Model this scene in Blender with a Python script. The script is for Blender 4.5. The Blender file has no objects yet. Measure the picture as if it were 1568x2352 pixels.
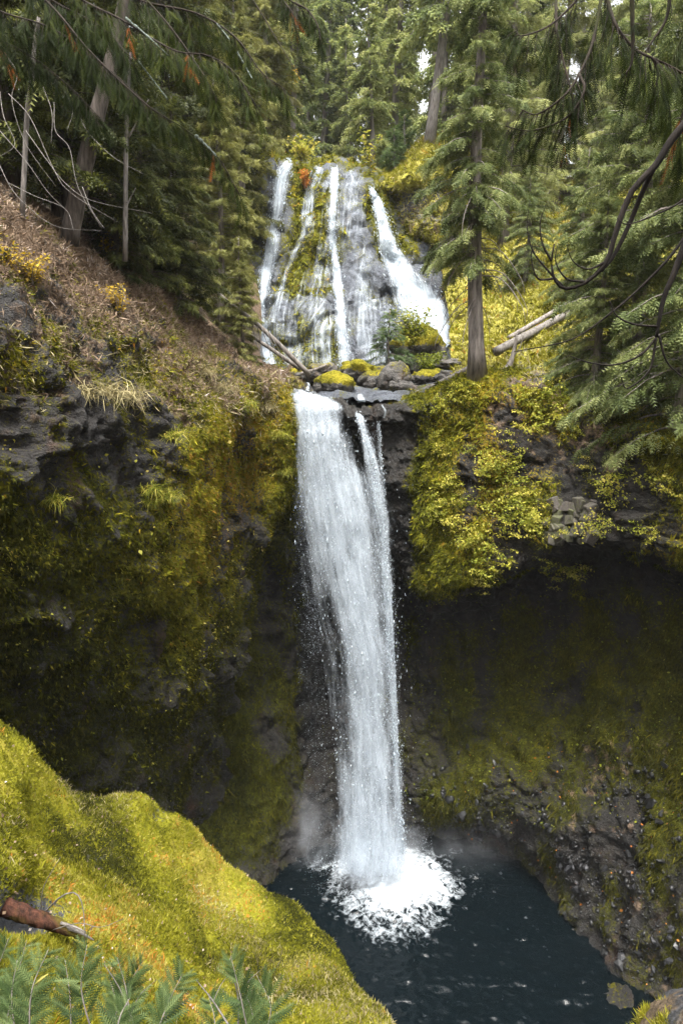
import bpy, math, random
import numpy as np
from mathutils import Vector
from mathutils.bvhtree import BVHTree

# ------------------------------------------------------------------ camera, light, exposure
SC = bpy.context.scene
COL = SC.collection
PITCH = math.radians(10.0)
cam_data = bpy.data.cameras.new('camera')
cam_data.sensor_fit = 'VERTICAL'
cam_data.sensor_height = 36.0
cam_data.sensor_width = 24.0
cam_data.lens = 24.0
cam_data.clip_start = 0.05
cam_data.clip_end = 2000.0
cam = bpy.data.objects.new('camera', cam_data)
COL.objects.link(cam)
cam.location = (0, 0, 0)
cam.rotation_euler = (math.radians(90) - PITCH, 0, 0)
SC.camera = cam

SUN_EL, SUN_AZ = math.radians(70), math.radians(186)      # azimuth measured from +Y towards +X
world = bpy.data.worlds.new('World')
SC.world = world
world.use_nodes = True
wn = world.node_tree
wn.nodes.clear()
w_out = wn.nodes.new('ShaderNodeOutputWorld')
w_bg = wn.nodes.new('ShaderNodeBackground')
w_sky = wn.nodes.new('ShaderNodeTexSky')
w_sky.sky_type = 'NISHITA'
w_sky.sun_disc = False
w_sky.sun_elevation = SUN_EL
w_sky.sun_rotation = SUN_AZ
w_sky.air_density = 1.0
w_sky.dust_density = 6.0
w_sky.ozone_density = 1.0
w_hsv = wn.nodes.new('ShaderNodeHueSaturation')           # overcast: the sky is nearly white
w_hsv.inputs['Saturation'].default_value = 0.10
wn.links.new(w_sky.outputs['Color'], w_hsv.inputs['Color'])
wn.links.new(w_hsv.outputs['Color'], w_bg.inputs['Color'])
w_bg.inputs['Strength'].default_value = 0.15
wn.links.new(w_bg.outputs['Background'], w_out.inputs['Surface'])

sun_data = bpy.data.lights.new('sun', 'SUN')
sun_data.energy = 1.5
sun_data.angle = math.radians(14)
sun_data.color = (1.0, 0.95, 0.87)
sun = bpy.data.objects.new('sun', sun_data)
COL.objects.link(sun)
sd = Vector((math.sin(SUN_AZ) * math.cos(SUN_EL), math.cos(SUN_AZ) * math.cos(SUN_EL), math.sin(SUN_EL)))
sun.rotation_euler = (-sd).to_track_quat('-Z', 'Y').to_euler()
sun.location = (0, -20, 60)

SC.view_settings.view_transform = 'Standard'
SC.view_settings.look = 'None'
SC.view_settings.gamma = 1.0
SC.view_settings.use_curve_mapping = False
SC.view_settings.exposure = 2.2
SC.render.engine = 'CYCLES'
cy = SC.cycles
cy.use_denoising = True
cy.denoising_prefilter = 'NONE'
cy.max_bounces = 10
cy.diffuse_bounces = 6
cy.glossy_bounces = 2
cy.transmission_bounces = 3
cy.volume_bounces = 1
cy.transparent_max_bounces = 24
cy.sample_clamp_indirect = 6.0
cy.use_adaptive_sampling = True
cy.adaptive_threshold = 0.008

RNG = np.random.default_rng(7)
random.seed(7)

# ------------------------------------------------------------------ photograph pixel + distance -> place
CP, SP = math.cos(PITCH), math.sin(PITCH)
def P(px, py, D):
    """the place seen at display pixel px, py (of 1568 x 2352) that lies D metres ahead"""
    dx = (np.asarray(px, float) - 784) / 1568.0
    dy = (1176 - np.asarray(py, float)) / 1568.0
    fy = CP + dy * SP
    fz = -SP + dy * CP
    s = np.asarray(D, float) / fy
    return np.stack([dx * s, fy * s, fz * s], -1)
def ray(px, py):
    v = P(px, py, 1.0)
    return Vector(v).normalized()
POOL_Z = -19.6

# ------------------------------------------------------------------ numpy noise
_perm = np.random.default_rng(3).permutation(256)
_perm = np.concatenate([_perm, _perm]).astype(np.int32)
_grad = np.random.default_rng(4).normal(size=(256, 3))
_grad /= np.linalg.norm(_grad, axis=1)[:, None]
def pnoise(p):
    p = np.asarray(p, float)
    i = np.floor(p).astype(np.int64)
    f = p - i
    u = f * f * f * (f * (f * 6 - 15) + 10)
    i &= 255
    out = 0.0
    for a in (0, 1):
        xa = _perm[(i[:, 0] + a) & 255]
        wa = u[:, 0] if a else 1 - u[:, 0]
        for b in (0, 1):
            xb = _perm[xa + ((i[:, 1] + b) & 255)]
            wb = u[:, 1] if b else 1 - u[:, 1]
            for c in (0, 1):
                h = _perm[xb + ((i[:, 2] + c) & 255)]
                wc = u[:, 2] if c else 1 - u[:, 2]
                g = _grad[h]
                d = g[:, 0] * (f[:, 0] - a) + g[:, 1] * (f[:, 1] - b) + g[:, 2] * (f[:, 2] - c)
                out = out + wa * wb * wc * d
    return out * 1.6
def fbm(p, octs=4, scale=1.0, seed=0.0, gain=0.5, ridged=False):
    p = np.asarray(p, float) * scale + np.array([seed * 17.3, seed * 9.1, seed * 5.7])
    a, s, n = 1.0, 0.0, 0.0
    for k in range(octs):
        v = pnoise(p)
        if ridged:
            v = 1 - 2 * np.abs(v)
        s = s + a * v
        n += a
        a *= gain
        p = p * 2.03 + 11.7
    return s / n
_jit = np.random.default_rng(5).random((256, 4))
def worley(p):
    """nearest feature point: distance, second distance, cell random, vector to the point"""
    p = np.asarray(p, float)
    i = np.floor(p).astype(np.int64)
    f1 = np.full(len(p), 9.0); f2 = f1.copy(); cr = np.zeros(len(p)); vec = np.zeros((len(p), 3))
    for a in (-1, 0, 1):
        for b in (-1, 0, 1):
            for c in (-1, 0, 1):
                j = i + np.array([a, b, c])
                h = _perm[_perm[_perm[j[:, 0] & 255] + (j[:, 1] & 255)] + (j[:, 2] & 255)]
                d = j + _jit[h, :3] - p
                l = np.sqrt((d * d).sum(1))
                m = l < f1
                f2 = np.where(m, f1, np.minimum(f2, l))
                f1 = np.where(m, l, f1)
                cr = np.where(m, _jit[h, 3], cr)
                vec = np.where(m[:, None], d, vec)
    return f1, f2, cr, vec
def facets(p, scale, stretch=(1, 1, 1), seed=0.0):
    """blocky relief: each cell is a tilted plane of its own"""
    q = p * scale * np.array(stretch) + seed * 13.7
    f1, f2, cr, vec = worley(q)
    t = np.stack([np.sin(cr * 77.0), np.cos(cr * 131.0), np.sin(cr * 219.0)], -1)
    return (cr - 0.5) + 0.8 * (vec * t).sum(1) - 0.5 * np.exp(-((f2 - f1) / 0.08) ** 2)
def sstep(a, b, x):
    t = np.clip((x - a) / (b - a), 0, 1)
    return t * t * (3 - 2 * t)
def unit(v):
    return v / np.maximum(np.linalg.norm(v, axis=-1, keepdims=True), 1e-9)

# ------------------------------------------------------------------ objects
_ONES = 'first second third fourth fifth sixth seventh eighth ninth tenth eleventh twelfth thirteenth fourteenth fifteenth sixteenth seventeenth eighteenth nineteenth'.split()
def ordinal(n):
    if n < 20: return _ONES[n - 1]
    t = ['twenty', 'thirty', 'forty', 'fifty', 'sixty', 'seventy'][n // 10 - 2]
    return t[:-1] + 'ieth' if n % 10 == 0 else t + '-' + _ONES[n % 10 - 1]
def tag(o, label=None, cat=None, group=None, kind=None):
    if label: o['label'] = label
    if cat: o['category'] = cat
    if group: o['group'] = group
    if kind: o['kind'] = kind
    return o
def mesh_data(name, V, F, mats, attrs=None, smooth=False, mat_index=None):
    V = np.ascontiguousarray(V, np.float32); F = np.ascontiguousarray(F, np.int32)
    me = bpy.data.meshes.new(name)
    me.vertices.add(len(V)); me.vertices.foreach_set('co', V.ravel())
    k = F.shape[1]
    me.loops.add(F.size); me.loops.foreach_set('vertex_index', F.ravel())
    me.polygons.add(len(F)); me.polygons.foreach_set('loop_start', np.arange(0, F.size, k, dtype=np.int32))
    if smooth: me.polygons.foreach_set('use_smooth', np.ones(len(F), bool))
    for m in (mats if isinstance(mats, (list, tuple)) else [mats]):
        me.materials.append(m)
    if mat_index is not None: me.polygons.foreach_set('material_index', np.asarray(mat_index, np.int32))
    for n, a in (attrs or {}).items():
        at = me.attributes.new(n, 'FLOAT', 'POINT')
        at.data.foreach_set('value', np.ascontiguousarray(a, np.float32))
    me.update(calc_edges=True)
    return me
def link(name, me, parent=None):
    o = bpy.data.objects.new(name, me)
    COL.objects.link(o)
    if parent is not None: o.parent = parent
    return o
def empty(name, loc=(0, 0, 0)):
    o = bpy.data.objects.new(name, None)
    COL.objects.link(o)
    o.location = tuple(float(c) for c in loc)
    return o
def join(parts):
    """[(V, F, tint)] -> one V, F, tint"""
    Vs, Fs, Ts, n = [], [], [], 0
    for V, F, T in parts:
        Vs.append(V); Fs.append(F + n); Ts.append(np.broadcast_to(np.asarray(T, float), (len(V),)))
        n += len(V)
    return np.concatenate(Vs), np.concatenate(Fs), np.concatenate(Ts)

def tube(pts, radii, sides=6, tint=0.5, cap=True):
    """a tapered tube of triangles along a polyline"""
    pts = np.asarray(pts, float); radii = np.asarray(radii, float)
    t = unit(np.gradient(pts, axis=0))
    ref = np.array([0.0, 0.0, 1.0]) if abs(t[0, 2]) < 0.9 else np.array([1.0, 0.0, 0.0])
    x = unit(np.cross(t, ref)); y = np.cross(t, x)
    a = np.arange(sides) / sides * 2 * np.pi
    V = pts[:, None] + radii[:, None, None] * (np.cos(a)[None, :, None] * x[:, None] + np.sin(a)[None, :, None] * y[:, None])
    n = len(pts)
    V = V.reshape(-1, 3)
    i, j = np.meshgrid(np.arange(n - 1), np.arange(sides), indexing='ij')
    a0 = (i * sides + j).ravel(); a1 = (i * sides + (j + 1) % sides).ravel()
    b0 = a0 + sides; b1 = a1 + sides
    F = np.concatenate([np.stack([a0, a1, b1], 1), np.stack([a0, b1, b0], 1)])
    if cap:
        V = np.concatenate([V, pts[:1], pts[-1:]])
        c0, c1 = n * sides, n * sides + 1
        k = np.arange(sides); k1 = (k + 1) % sides
        F = np.concatenate([F, np.stack([np.full(sides, c0), k1, k], 1),
                            np.stack([np.full(sides, c1), (n - 1) * sides + k, (n - 1) * sides + k1], 1)])
    return V, F, np.full(len(V), tint)
def spline(pts, n):
    """Catmull-Rom through points, n samples"""
    pts = np.asarray(pts, float)
    e = np.concatenate([[2 * pts[0] - pts[1]], pts, [2 * pts[-1] - pts[-2]]])
    u = np.linspace(0, len(pts) - 1 - 1e-9, n)
    i = np.floor(u).astype(int); f = (u - i)[:, None]
    p0, p1, p2, p3 = e[i], e[i + 1], e[i + 2], e[i + 3]
    return 0.5 * (2 * p1 + (p2 - p0) * f + (2 * p0 - 5 * p1 + 4 * p2 - p3) * f ** 2 + (3 * p1 - p0 - 3 * p2 + p3) * f ** 3)

# leaf and spray templates: +Y along the axis, Z the upper side
def spray_template(pairs, width, leaf, droop=0.25, tip=0.25, lift=0.0, taper=0.75):
    V, F = [], []
    def z(t): return -droop * t * t
    V += [(-0.012, 0, 0), (0.012, 0, 0), (0, 1.0, z(1.0))]; F.append((0, 1, 2))
    for k in range(pairs):
        t = 0.08 + 0.84 * k / max(pairs - 1, 1)
        w = width * (1 - taper * t) * (0.55 + 0.9 * min(t * 3, 1) * 0.5)
        for s in (-1, 1):
            b = len(V)
            t2 = t + (0.03 if s > 0 else 0.0)
            V += [(0, t2 - leaf * 0.5, z(t2)), (0, t2 + leaf * 0.5, z(t2)), (s * w, t2 + tip * (0.6 + w), z(t2) - w * 0.35 + lift * w)]
            F.append((b, b + 1, b + 2))
    return np.array(V, float), np.array(F, int)
def leaf_template(w=0.35):
    V = [(0, 0, 0), (-w, 0.45, 0.06), (w, 0.45, 0.06), (0, 1.0, -0.08)]
    return np.array(V, float), np.array([(0, 2, 1), (1, 2, 3)], int)
def blade_template():
    V = [(-0.06, 0, 0), (0.06, 0, 0), (0.045, 0.55, 0.04), (0.0, 1.0, -0.12)]
    return np.array(V, float), np.array([(0, 1, 2), (0, 2, 3)], int)
def frames(d, up):
    """columns x, y, z with y along d"""
    y = unit(d)
    x = unit(np.cross(y, up)); z = np.cross(x, y)
    return x, y, z
def inst(T, pos, X, Y, Z, scale, tint, wscale=None):
    """many copies of a template in one mesh"""
    tv, tf = T
    s = np.broadcast_to(np.asarray(scale, float), (len(pos),))
    ws = s if wscale is None else s * wscale
    V = pos[:, None] + (tv[None, :, 0:1] * (ws[:, None, None] * X[:, None]) + tv[None, :, 1:2] * (s[:, None, None] * Y[:, None]) + tv[None, :, 2:3] * (s[:, None, None] * Z[:, None]))
    F = tf[None] + (np.arange(len(pos)) * len(tv))[:, None, None]
    T_ = np.repeat(np.broadcast_to(np.asarray(tint, float), (len(pos),)), len(tv))
    return V.reshape(-1, 3), F.reshape(-1, 3), T_
def rdir(n, rng=RNG):
    return unit(rng.normal(size=(n, 3)))
# ------------------------------------------------------------------ materials
class NT:
    def __init__(s, name):
        s.m = bpy.data.materials.new(name); s.m.use_nodes = True
        s.t = s.m.node_tree; s.t.nodes.clear()
        s.out = s.t.nodes.new('ShaderNodeOutputMaterial')
    def n(s, typ, ins=None, **props):
        nd = s.t.nodes.new('ShaderNode' + typ)
        for k, v in props.items(): setattr(nd, k, v)
        for k, v in (ins or {}).items():
            sock = nd.inputs[k]
            if hasattr(v, 'is_linked') or isinstance(v, bpy.types.NodeSocket): s.t.links.new(v, sock)
            else: sock.default_value = v
        return nd
    def math(s, op, a, b=0.0, c=None, clamp=False):
        ins = {0: a, 1: b}
        if c is not None: ins[2] = c
        return s.n('Math', ins, operation=op, use_clamp=clamp).outputs[0]
    def attr(s, name): return s.n('Attribute', attribute_name=name).outputs['Fac']
    def pos(s): return s.n('TexCoord').outputs['Object']
    def noise(s, scale, detail=4, rough=0.55, vec=None, stretch=None, dist=0.0):
        v = vec or s.pos()
        if stretch: v = s.n('Mapping', {'Vector': v, 'Scale': stretch}).outputs[0]
        return s.n('TexNoise', {'Vector': v, 'Scale': scale, 'Detail': detail, 'Roughness': rough, 'Distortion': dist}).outputs['Fac']
    def ramp(s, fac, stops, interp='LINEAR'):
        nd = s.n('ValToRGB', {'Fac': fac})
        r = nd.color_ramp; r.interpolation = interp
        while len(r.elements) < len(stops): r.elements.new(0.5)
        for e, (p, c) in zip(r.elements, stops):
            e.position = p
            e.color = (*c, 1) if len(c) == 3 else c
        return nd.outputs['Color']
    def mix(s, fac, a, b, mode='MIX'):
        nd = s.n('Mix', data_type='RGBA', blend_type=mode)
        for i, v in ((0, fac), (6, a), (7, b)):
            if isinstance(v, bpy.types.NodeSocket): s.t.links.new(v, nd.inputs[i])
            else: nd.inputs[i].default_value = v if i == 0 else ((*v, 1) if len(v) == 3 else v)
        return nd.outputs[2]
    def mapr(s, x, a, b, c=0.0, d=1.0):
        return s.n('MapRange', {'Value': x, 'From Min': a, 'From Max': b, 'To Min': c, 'To Max': d}, interpolation_type='SMOOTHSTEP').outputs[0]
    def bump(s, h, strength, dist):
        return s.n('Bump', {'Height': h, 'Strength': strength, 'Distance': dist}).outputs[0]
    def done(s, shader):
        s.t.links.new(shader, s.out.inputs['Surface']); return s.m

def foliage_mat(name, stops, transl=0.35, rough=0.6, objvar=0.0, spec=0.25):
    b = NT(name)
    f = b.attr('tint')
    if objvar:
        r = b.n('ObjectInfo').outputs['Random']
        f = b.math('ADD', f, b.math('MULTIPLY', b.math('SUBTRACT', r, 0.5), objvar), clamp=True)
    c = b.ramp(f, stops)
    p = b.n('BsdfPrincipled', {'Base Color': c, 'Roughness': rough, 'Specular IOR Level': spec})
    t = b.n('BsdfTranslucent', {'Color': c})
    m = b.n('MixShader', {0: transl, 1: p.outputs[0], 2: t.outputs[0]})
    return b.done(m.outputs[0])

def bark_mat(name, dark, light, scale=9, moss=0.0, mosscol=(0.10, 0.11, 0.015)):
    b = NT(name)
    n1 = b.noise(scale, 6, 0.65, stretch=(1, 1, 0.16))
    n2 = b.noise(1.3, 3, 0.5)
    c = b.ramp(n1, [(0.3, dark), (0.7, light)])
    if moss:
        c = b.mix(b.mapr(n2, 0.62 - moss * 0.35, 0.72 - moss * 0.3), c, mosscol)
    p = b.n('BsdfPrincipled', {'Base Color': c, 'Roughness': 0.9, 'Specular IOR Level': 0.2, 'Normal': b.bump(n1, 0.8, 0.03)})
    return b.done(p.outputs[0])

def cliff_mat(name, rock_dark=(0.018, 0.018, 0.02), rock_light=(0.12, 0.125, 0.14), moss=((0.012, 0.014, 0.003), (0.06, 0.062, 0.006), (0.17, 0.155, 0.012), (0.24, 0.15, 0.02)),
              litter=((0.06, 0.042, 0.028), (0.30, 0.21, 0.145)), wet_rough=0.28, dry_rough=0.75, stretch=(1, 1, 1), bump=.12, stain=(0.09, 0.04, 0.018)):
    """rock under moss, litter and damp: the masks are point attributes, the grain is noise"""
    b = NT(name)
    big = b.noise(0.5, 4, 0.6)
    mid = b.noise(2.2, 6, 0.62, stretch=stretch)
    fine = b.noise(11.0, 5, 0.65, stretch=stretch)
    grit = b.noise(38.0, 3, 0.6)
    rock = b.ramp(b.math('ADD', b.math('MULTIPLY', mid, 0.6), b.math('MULTIPLY', fine, 0.4)), [(0.36, rock_dark), (0.5, tuple(0.45 * (x + y) for x, y in zip(rock_dark, rock_light))), (0.66, rock_light)])
    rock = b.mix(b.math('MULTIPLY', b.mapr(b.noise(1.1, 5, 0.6, stretch=(1, 1, 0.35)), 0.55, 0.72), 0.7), rock, stain)
    mf = b.math('ADD', b.math('MULTIPLY', fine, 0.55), b.math('ADD', b.math('MULTIPLY', mid, 0.3), b.math('MULTIPLY', big, 0.25)))
    mf = b.math('ADD', mf, b.math('MULTIPLY', b.math('SUBTRACT', b.attr('warm'), 0.5), 0.45))
    mc = b.ramp(mf, [(0.38, moss[0]), (0.52, moss[1]), (0.66, moss[2]), (0.82, moss[3])])
    mm = b.mapr(b.math('ADD', b.attr('moss'), b.math('MULTIPLY', b.math('SUBTRACT', fine, 0.5), 1.3)), 0.38, 0.62)
    c = b.mix(mm, rock, mc)
    lc = b.ramp(b.math('ADD', b.math('MULTIPLY', fine, 0.6), b.math('MULTIPLY', grit, 0.4)), [(0.35, litter[0]), (0.65, litter[1])])
    lm = b.mapr(b.math('ADD', b.attr('litter'), b.math('MULTIPLY', b.math('SUBTRACT', mid, 0.5), 1.1)), 0.4, 0.6)
    c = b.mix(lm, c, lc)
    soft = b.math('MAXIMUM', mm, lm)
    wet = b.attr('wet')
    r0 = b.mapr(b.math('ADD', wet, b.math('MULTIPLY', b.math('SUBTRACT', mid, 0.5), 0.8)), 0.3, 0.7, dry_rough, wet_rough)
    rough = b.n('MapRange', {'Value': soft, 'To Min': r0, 'To Max': 0.95}).outputs[0]
    spec = b.n('MapRange', {'Value': soft, 'To Min': 0.5, 'To Max': 0.12}).outputs[0]
    h = b.math('ADD', b.math('MULTIPLY', fine, 1.0), b.math('MULTIPLY', grit, 0.35))
    p = b.n('BsdfPrincipled', {'Base Color': c, 'Roughness': rough, 'Specular IOR Level': spec, 'Normal': b.bump(h, 1.0, bump)})
    return b.done(p.outputs[0])

M = {}
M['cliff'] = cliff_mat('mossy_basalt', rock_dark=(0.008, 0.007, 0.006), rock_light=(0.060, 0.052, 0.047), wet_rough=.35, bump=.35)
M['gorge'] = cliff_mat('damp_shade_darkened_rock', rock_dark=(0.003, 0.0027, 0.0024), rock_light=(0.027, 0.022, 0.017), stain=(0.04, 0.02, 0.01), wet_rough=0.3)  # damp rock, its colour lowered further to stand in for recess shade
M['wetrock'] = cliff_mat('wet_sky_tinted_basalt', rock_dark=(0.025, 0.028, 0.034), rock_light=(0.12, 0.135, 0.165), wet_rough=0.42, stain=(0.06, 0.05, 0.035))  # wet basalt with the blue of reflected sky put into its colour
M['bank'] = cliff_mat('bright_moss', moss=((0.028, 0.03, 0.002), (0.12, 0.12, 0.007), (0.23, 0.22, 0.015), (0.30, 0.25, 0.04)), litter=((0.05, 0.03, 0.015), (0.2, 0.12, 0.05)))
M['slope'] = cliff_mat('golden_moss_slope', moss=((0.05, 0.048, 0.010), (0.16, 0.15, 0.025), (0.32, 0.29, 0.06), (0.38, 0.29, 0.08)), litter=((0.05, 0.04, 0.03), (0.22, 0.16, 0.10)))
M['soil'] = cliff_mat('forest_soil', rock_dark=(0.03, 0.022, 0.016), rock_light=(0.12, 0.09, 0.06))
M['boulder'] = cliff_mat('mossy_boulder', rock_dark=(0.02, 0.019, 0.018), rock_light=(0.16, 0.145, 0.13), moss=((0.03, 0.03, 0.004), (0.13, 0.12, 0.01), (0.27, 0.23, 0.02), (0.33, 0.24, 0.03)))
M['palecedar'] = foliage_mat('pale_cedar_sprays', [(0, (0.06, 0.075, 0.03)), (0.45, (0.20, 0.22, 0.075)), (0.85, (0.36, 0.37, 0.135)), (1, (0.38, 0.38, 0.20))], 0.45, objvar=.15)  # pale green sprays, brightened in colour in place of more haze
M['fir'] = foliage_mat('fir_needles', [(0, (0.06, 0.08, 0.035)), (0.4, (0.16, 0.20, 0.062)), (0.75, (0.28, 0.305, 0.09)), (1, (0.36, 0.36, 0.14))], 0.45, objvar=0.35)  # needle colour raised to imitate haze over the far forest
M['cedar'] = foliage_mat('cedar_sprays', [(0, (0.028, 0.042, 0.012)), (0.4, (0.10, 0.13, 0.038)), (0.7, (0.21, 0.24, 0.08)), (0.95, (0.32, 0.33, 0.12)), (0.98, (0.40, 0.20, 0.07)), (1, (0.40, 0.20, 0.07))], 0.4)
M['yellowcedar'] = foliage_mat('yellow_green_sprays', [(0, (0.045, 0.052, 0.012)), (0.5, (0.16, 0.165, 0.040)), (0.85, (0.29, 0.28, 0.085)), (1, (0.22, 0.17, 0.05))], 0.3)
M['darkhemlock'] = foliage_mat('dark_hemlock_sprays', [(0, (0.010, 0.014, 0.003)), (0.45, (0.045, 0.056, 0.009)), (0.85, (0.14, 0.15, 0.024)), (1, (0.13, 0.12, 0.02))], 0.3, objvar=0.3)
M['bough'] = foliage_mat('overhanging_needles', [(0, (0.006, 0.011, 0.002)), (0.5, (0.026, 0.040, 0.006)), (0.93, (0.08, 0.10, 0.014)), (0.965, (0.30, 0.09, 0.02)), (1, (0.36, 0.10, 0.02))], 0.35, spec=.08)
M['silver'] = foliage_mat('pale_fir_needles', [(0, (0.02, 0.040, 0.010)), (0.5, (0.065, 0.105, 0.030)), (1, (0.16, 0.21, 0.075))], 0.3)
M['leafy'] = foliage_mat('leafy_plants', [(0, (0.06, 0.085, 0.008)), (0.5, (0.22, 0.24, 0.022)), (0.85, (0.42, 0.38, 0.06)), (1, (0.5, 0.40, 0.10))], 0.4)
M['gold'] = foliage_mat('golden_leaves', [(0, (0.20, 0.13, 0.01)), (0.6, (0.42, 0.28, 0.02)), (1, (0.50, 0.37, 0.05))], 0.35)
M['orange'] = foliage_mat('orange_leaves', [(0, (0.35, 0.12, 0.02)), (1, (0.6, 0.27, 0.06))], 0.35)
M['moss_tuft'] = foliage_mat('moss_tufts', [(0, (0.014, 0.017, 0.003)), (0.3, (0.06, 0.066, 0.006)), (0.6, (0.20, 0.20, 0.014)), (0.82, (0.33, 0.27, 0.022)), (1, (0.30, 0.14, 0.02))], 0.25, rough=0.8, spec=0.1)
M['gorge_tuft'] = foliage_mat('gorge_moss_tufts', [(0, (0.010, 0.012, 0.002)), (0.5, (0.055, 0.052, 0.005)), (0.85, (0.13, 0.115, 0.009)), (1, (0.16, 0.12, 0.012))], 0.25, rough=0.8, spec=0.1)  # moss tone lowered to stand in for missing shade in the gorge
M['bright_tuft'] = foliage_mat('bright_moss_blades', [(0, (0.024, 0.026, 0.002)), (0.3, (0.12, 0.12, 0.006)), (0.65, (0.26, 0.245, 0.014)), (0.92, (0.42, 0.37, 0.10)), (0.97, (0.42, 0.20, 0.03)), (1, (0.46, 0.2, 0.03))], 0.3, rough=0.7, spec=0.2)
M['dry'] = foliage_mat('dry_grass', [(0, (0.10, 0.085, 0.04)), (0.6, (0.30, 0.25, 0.12)), (1, (0.42, 0.37, 0.20))], 0.3)
M['litter'] = foliage_mat('fallen_needles_and_twigs', [(0, (0.04, 0.025, 0.015)), (0.5, (0.17, 0.115, 0.07)), (0.9, (0.33, 0.25, 0.18)), (1, (0.5, 0.44, 0.4))], 0.1, rough=0.8)
M['bark'] = bark_mat('grey_bark', (0.05, 0.042, 0.036), (0.30, 0.265, 0.24))
M['farbark'] = bark_mat('far_bark', (0.07, 0.06, 0.055), (0.26, 0.235, 0.21), 4)
M['darkbark'] = bark_mat('dark_bark', (0.010, 0.008, 0.006), (0.055, 0.042, 0.032), 20, moss=0.25, mosscol=(0.03, 0.035, 0.008))
M['hembark'] = bark_mat('dark_brown_bark', (0.02, 0.016, 0.012), (0.13, 0.11, 0.095))  # darker and browner than the grey bark
M['limb'] = bark_mat('black_limb_bark', (0.006, 0.005, 0.004), (0.03, 0.024, 0.02), 20)  # near-black bark for the bare limbs
M['palebark'] = bark_mat('pale_lichen_bark', (0.05, 0.043, 0.037), (0.24, 0.22, 0.20), 14)
M['deadwood'] = bark_mat('weathered_wood', (0.055, 0.046, 0.04), (0.25, 0.225, 0.20), 8)
M['redwood'] = bark_mat('rotten_red_wood', (0.012, 0.007, 0.005), (0.10, 0.040, 0.024), 22, moss=.2, mosscol=(.12, .11, .012))
# ------------------------------------------------------------------ terrain sheets
SURF = {}
def cubic_up(A, nu, nv):
    A = np.asarray(A, float)
    def up(A, n):
        e = np.concatenate([2 * A[:1] - A[1:2], A, 2 * A[-1:] - A[-2:-1]])
        u = np.linspace(0, len(A) - 1 - 1e-9, n); i = np.floor(u).astype(int)
        f = (u - i).reshape((-1,) + (1,) * (A.ndim - 1))
        p0, p1, p2, p3 = e[i], e[i + 1], e[i + 2], e[i + 3]
        return 0.5 * (2 * p1 + (p2 - p0) * f + (2 * p0 - 5 * p1 + 4 * p2 - p3) * f ** 2 + (3 * p1 - p0 - 3 * p2 + p3) * f ** 3)
    A = up(A, nv)
    return np.swapaxes(up(np.swapaxes(A, 0, 1), nu), 0, 1)
def grid_faces(nv, nu):
    i, j = np.meshgrid(np.arange(nv - 1), np.arange(nu - 1), indexing='ij')
    a = (i * nu + j).ravel()
    return np.stack([a, a + nu, a + nu + 1, a + 1], 1)
def grid_normals(G):
    return unit(np.cross(np.gradient(G, axis=0), np.gradient(G, axis=1)))
class Surface: pass
def surface(name, G, attrs, disp, mat, label, cat, smooth=True, facing=None, post=None):
    """G: (nv, nu, 3) points; attrs: name -> (nv, nu); disp(p, attrs) -> metres along the normal"""
    nv, nu = G.shape[:2]
    N = grid_normals(G)
    f = np.array([0.0, 0.0, 3.0]) if facing is None else np.asarray(facing, float)   # normals look to this point
    flip = np.sign(((f - G) * N).sum(-1).mean())
    N = N * flip
    A = {k: v.reshape(-1) for k, v in attrs.items()}
    for k in ('moss', 'litter', 'wet', 'warm'):
        A.setdefault(k, np.full(nv * nu, 0.5 if k == 'warm' else 0.0))
    p = G.reshape(-1, 3)
    p = p + N.reshape(-1, 3) * disp(p, A)[:, None]
    if post is not None: p = post(p, A)
    N2 = grid_normals(p.reshape(nv, nu, 3)).reshape(-1, 3) * flip
    F = grid_faces(nv, nu)
    if flip < 0: F = F[:, ::-1]
    me = mesh_data(name, p, F, M[mat], {k: A[k] for k in ('moss', 'litter', 'wet', 'warm')}, smooth=smooth)
    o = tag(link(name, me), label, cat, kind='structure')
    S = Surface()
    S.o, S.p, S.n, S.A, S.F, S.shape = o, p, N2, A, F, (nv, nu)
    q = p.reshape(nv, nu, 3)
    # coarse tree for ray tests
    st = 2
    qc = q[::st, ::st]; Fc = grid_faces(*qc.shape[:2])
    S.bvh = BVHTree.FromPolygons([tuple(v) for v in qc.reshape(-1, 3).tolist()], [tuple(t) for t in Fc.tolist()])
    e1 = np.linalg.norm(np.cross(p[F[:, 1]] - p[F[:, 0]], p[F[:, 3]] - p[F[:, 0]]), axis=1)
    S.area = e1
    SURF[name] = S
    return S
def ctrl(rows):
    a = np.array(rows, float)
    return P(a[..., 0], a[..., 1], a[..., 2])
def hit(px, py, names=None):
    """first terrain point seen at a pixel"""
    d = ray(px, py); best = None
    for k, S in SURF.items():
        if names and k not in names: continue
        loc, nor, idx, dist = S.bvh.ray_cast(Vector((0, 0, 0)), d)
        if loc is not None and (best is None or dist < best[2]):
            if nor.dot(d) > 0: nor = -nor
            best = (np.array(loc), np.array(nor), dist, k)
    if best is None:                                   # nothing there: the nearest vertex as seen
        for k in (names or SURF):
            S = SURF[k]; x, y = project(S.p)
            j = int(np.argmin((x - px) ** 2 + (y - py) ** 2 + 1e9 * (S.p[:, 1] < 1)))
            return (S.p[j], S.n[j], 0, k)
    return best
def project(p):
    y = p[..., 1] * CP - p[..., 2] * SP
    return 784 + 1568 * p[..., 0] / y, 1176 - 1568 * (p[..., 1] * SP + p[..., 2] * CP) / y
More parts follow.
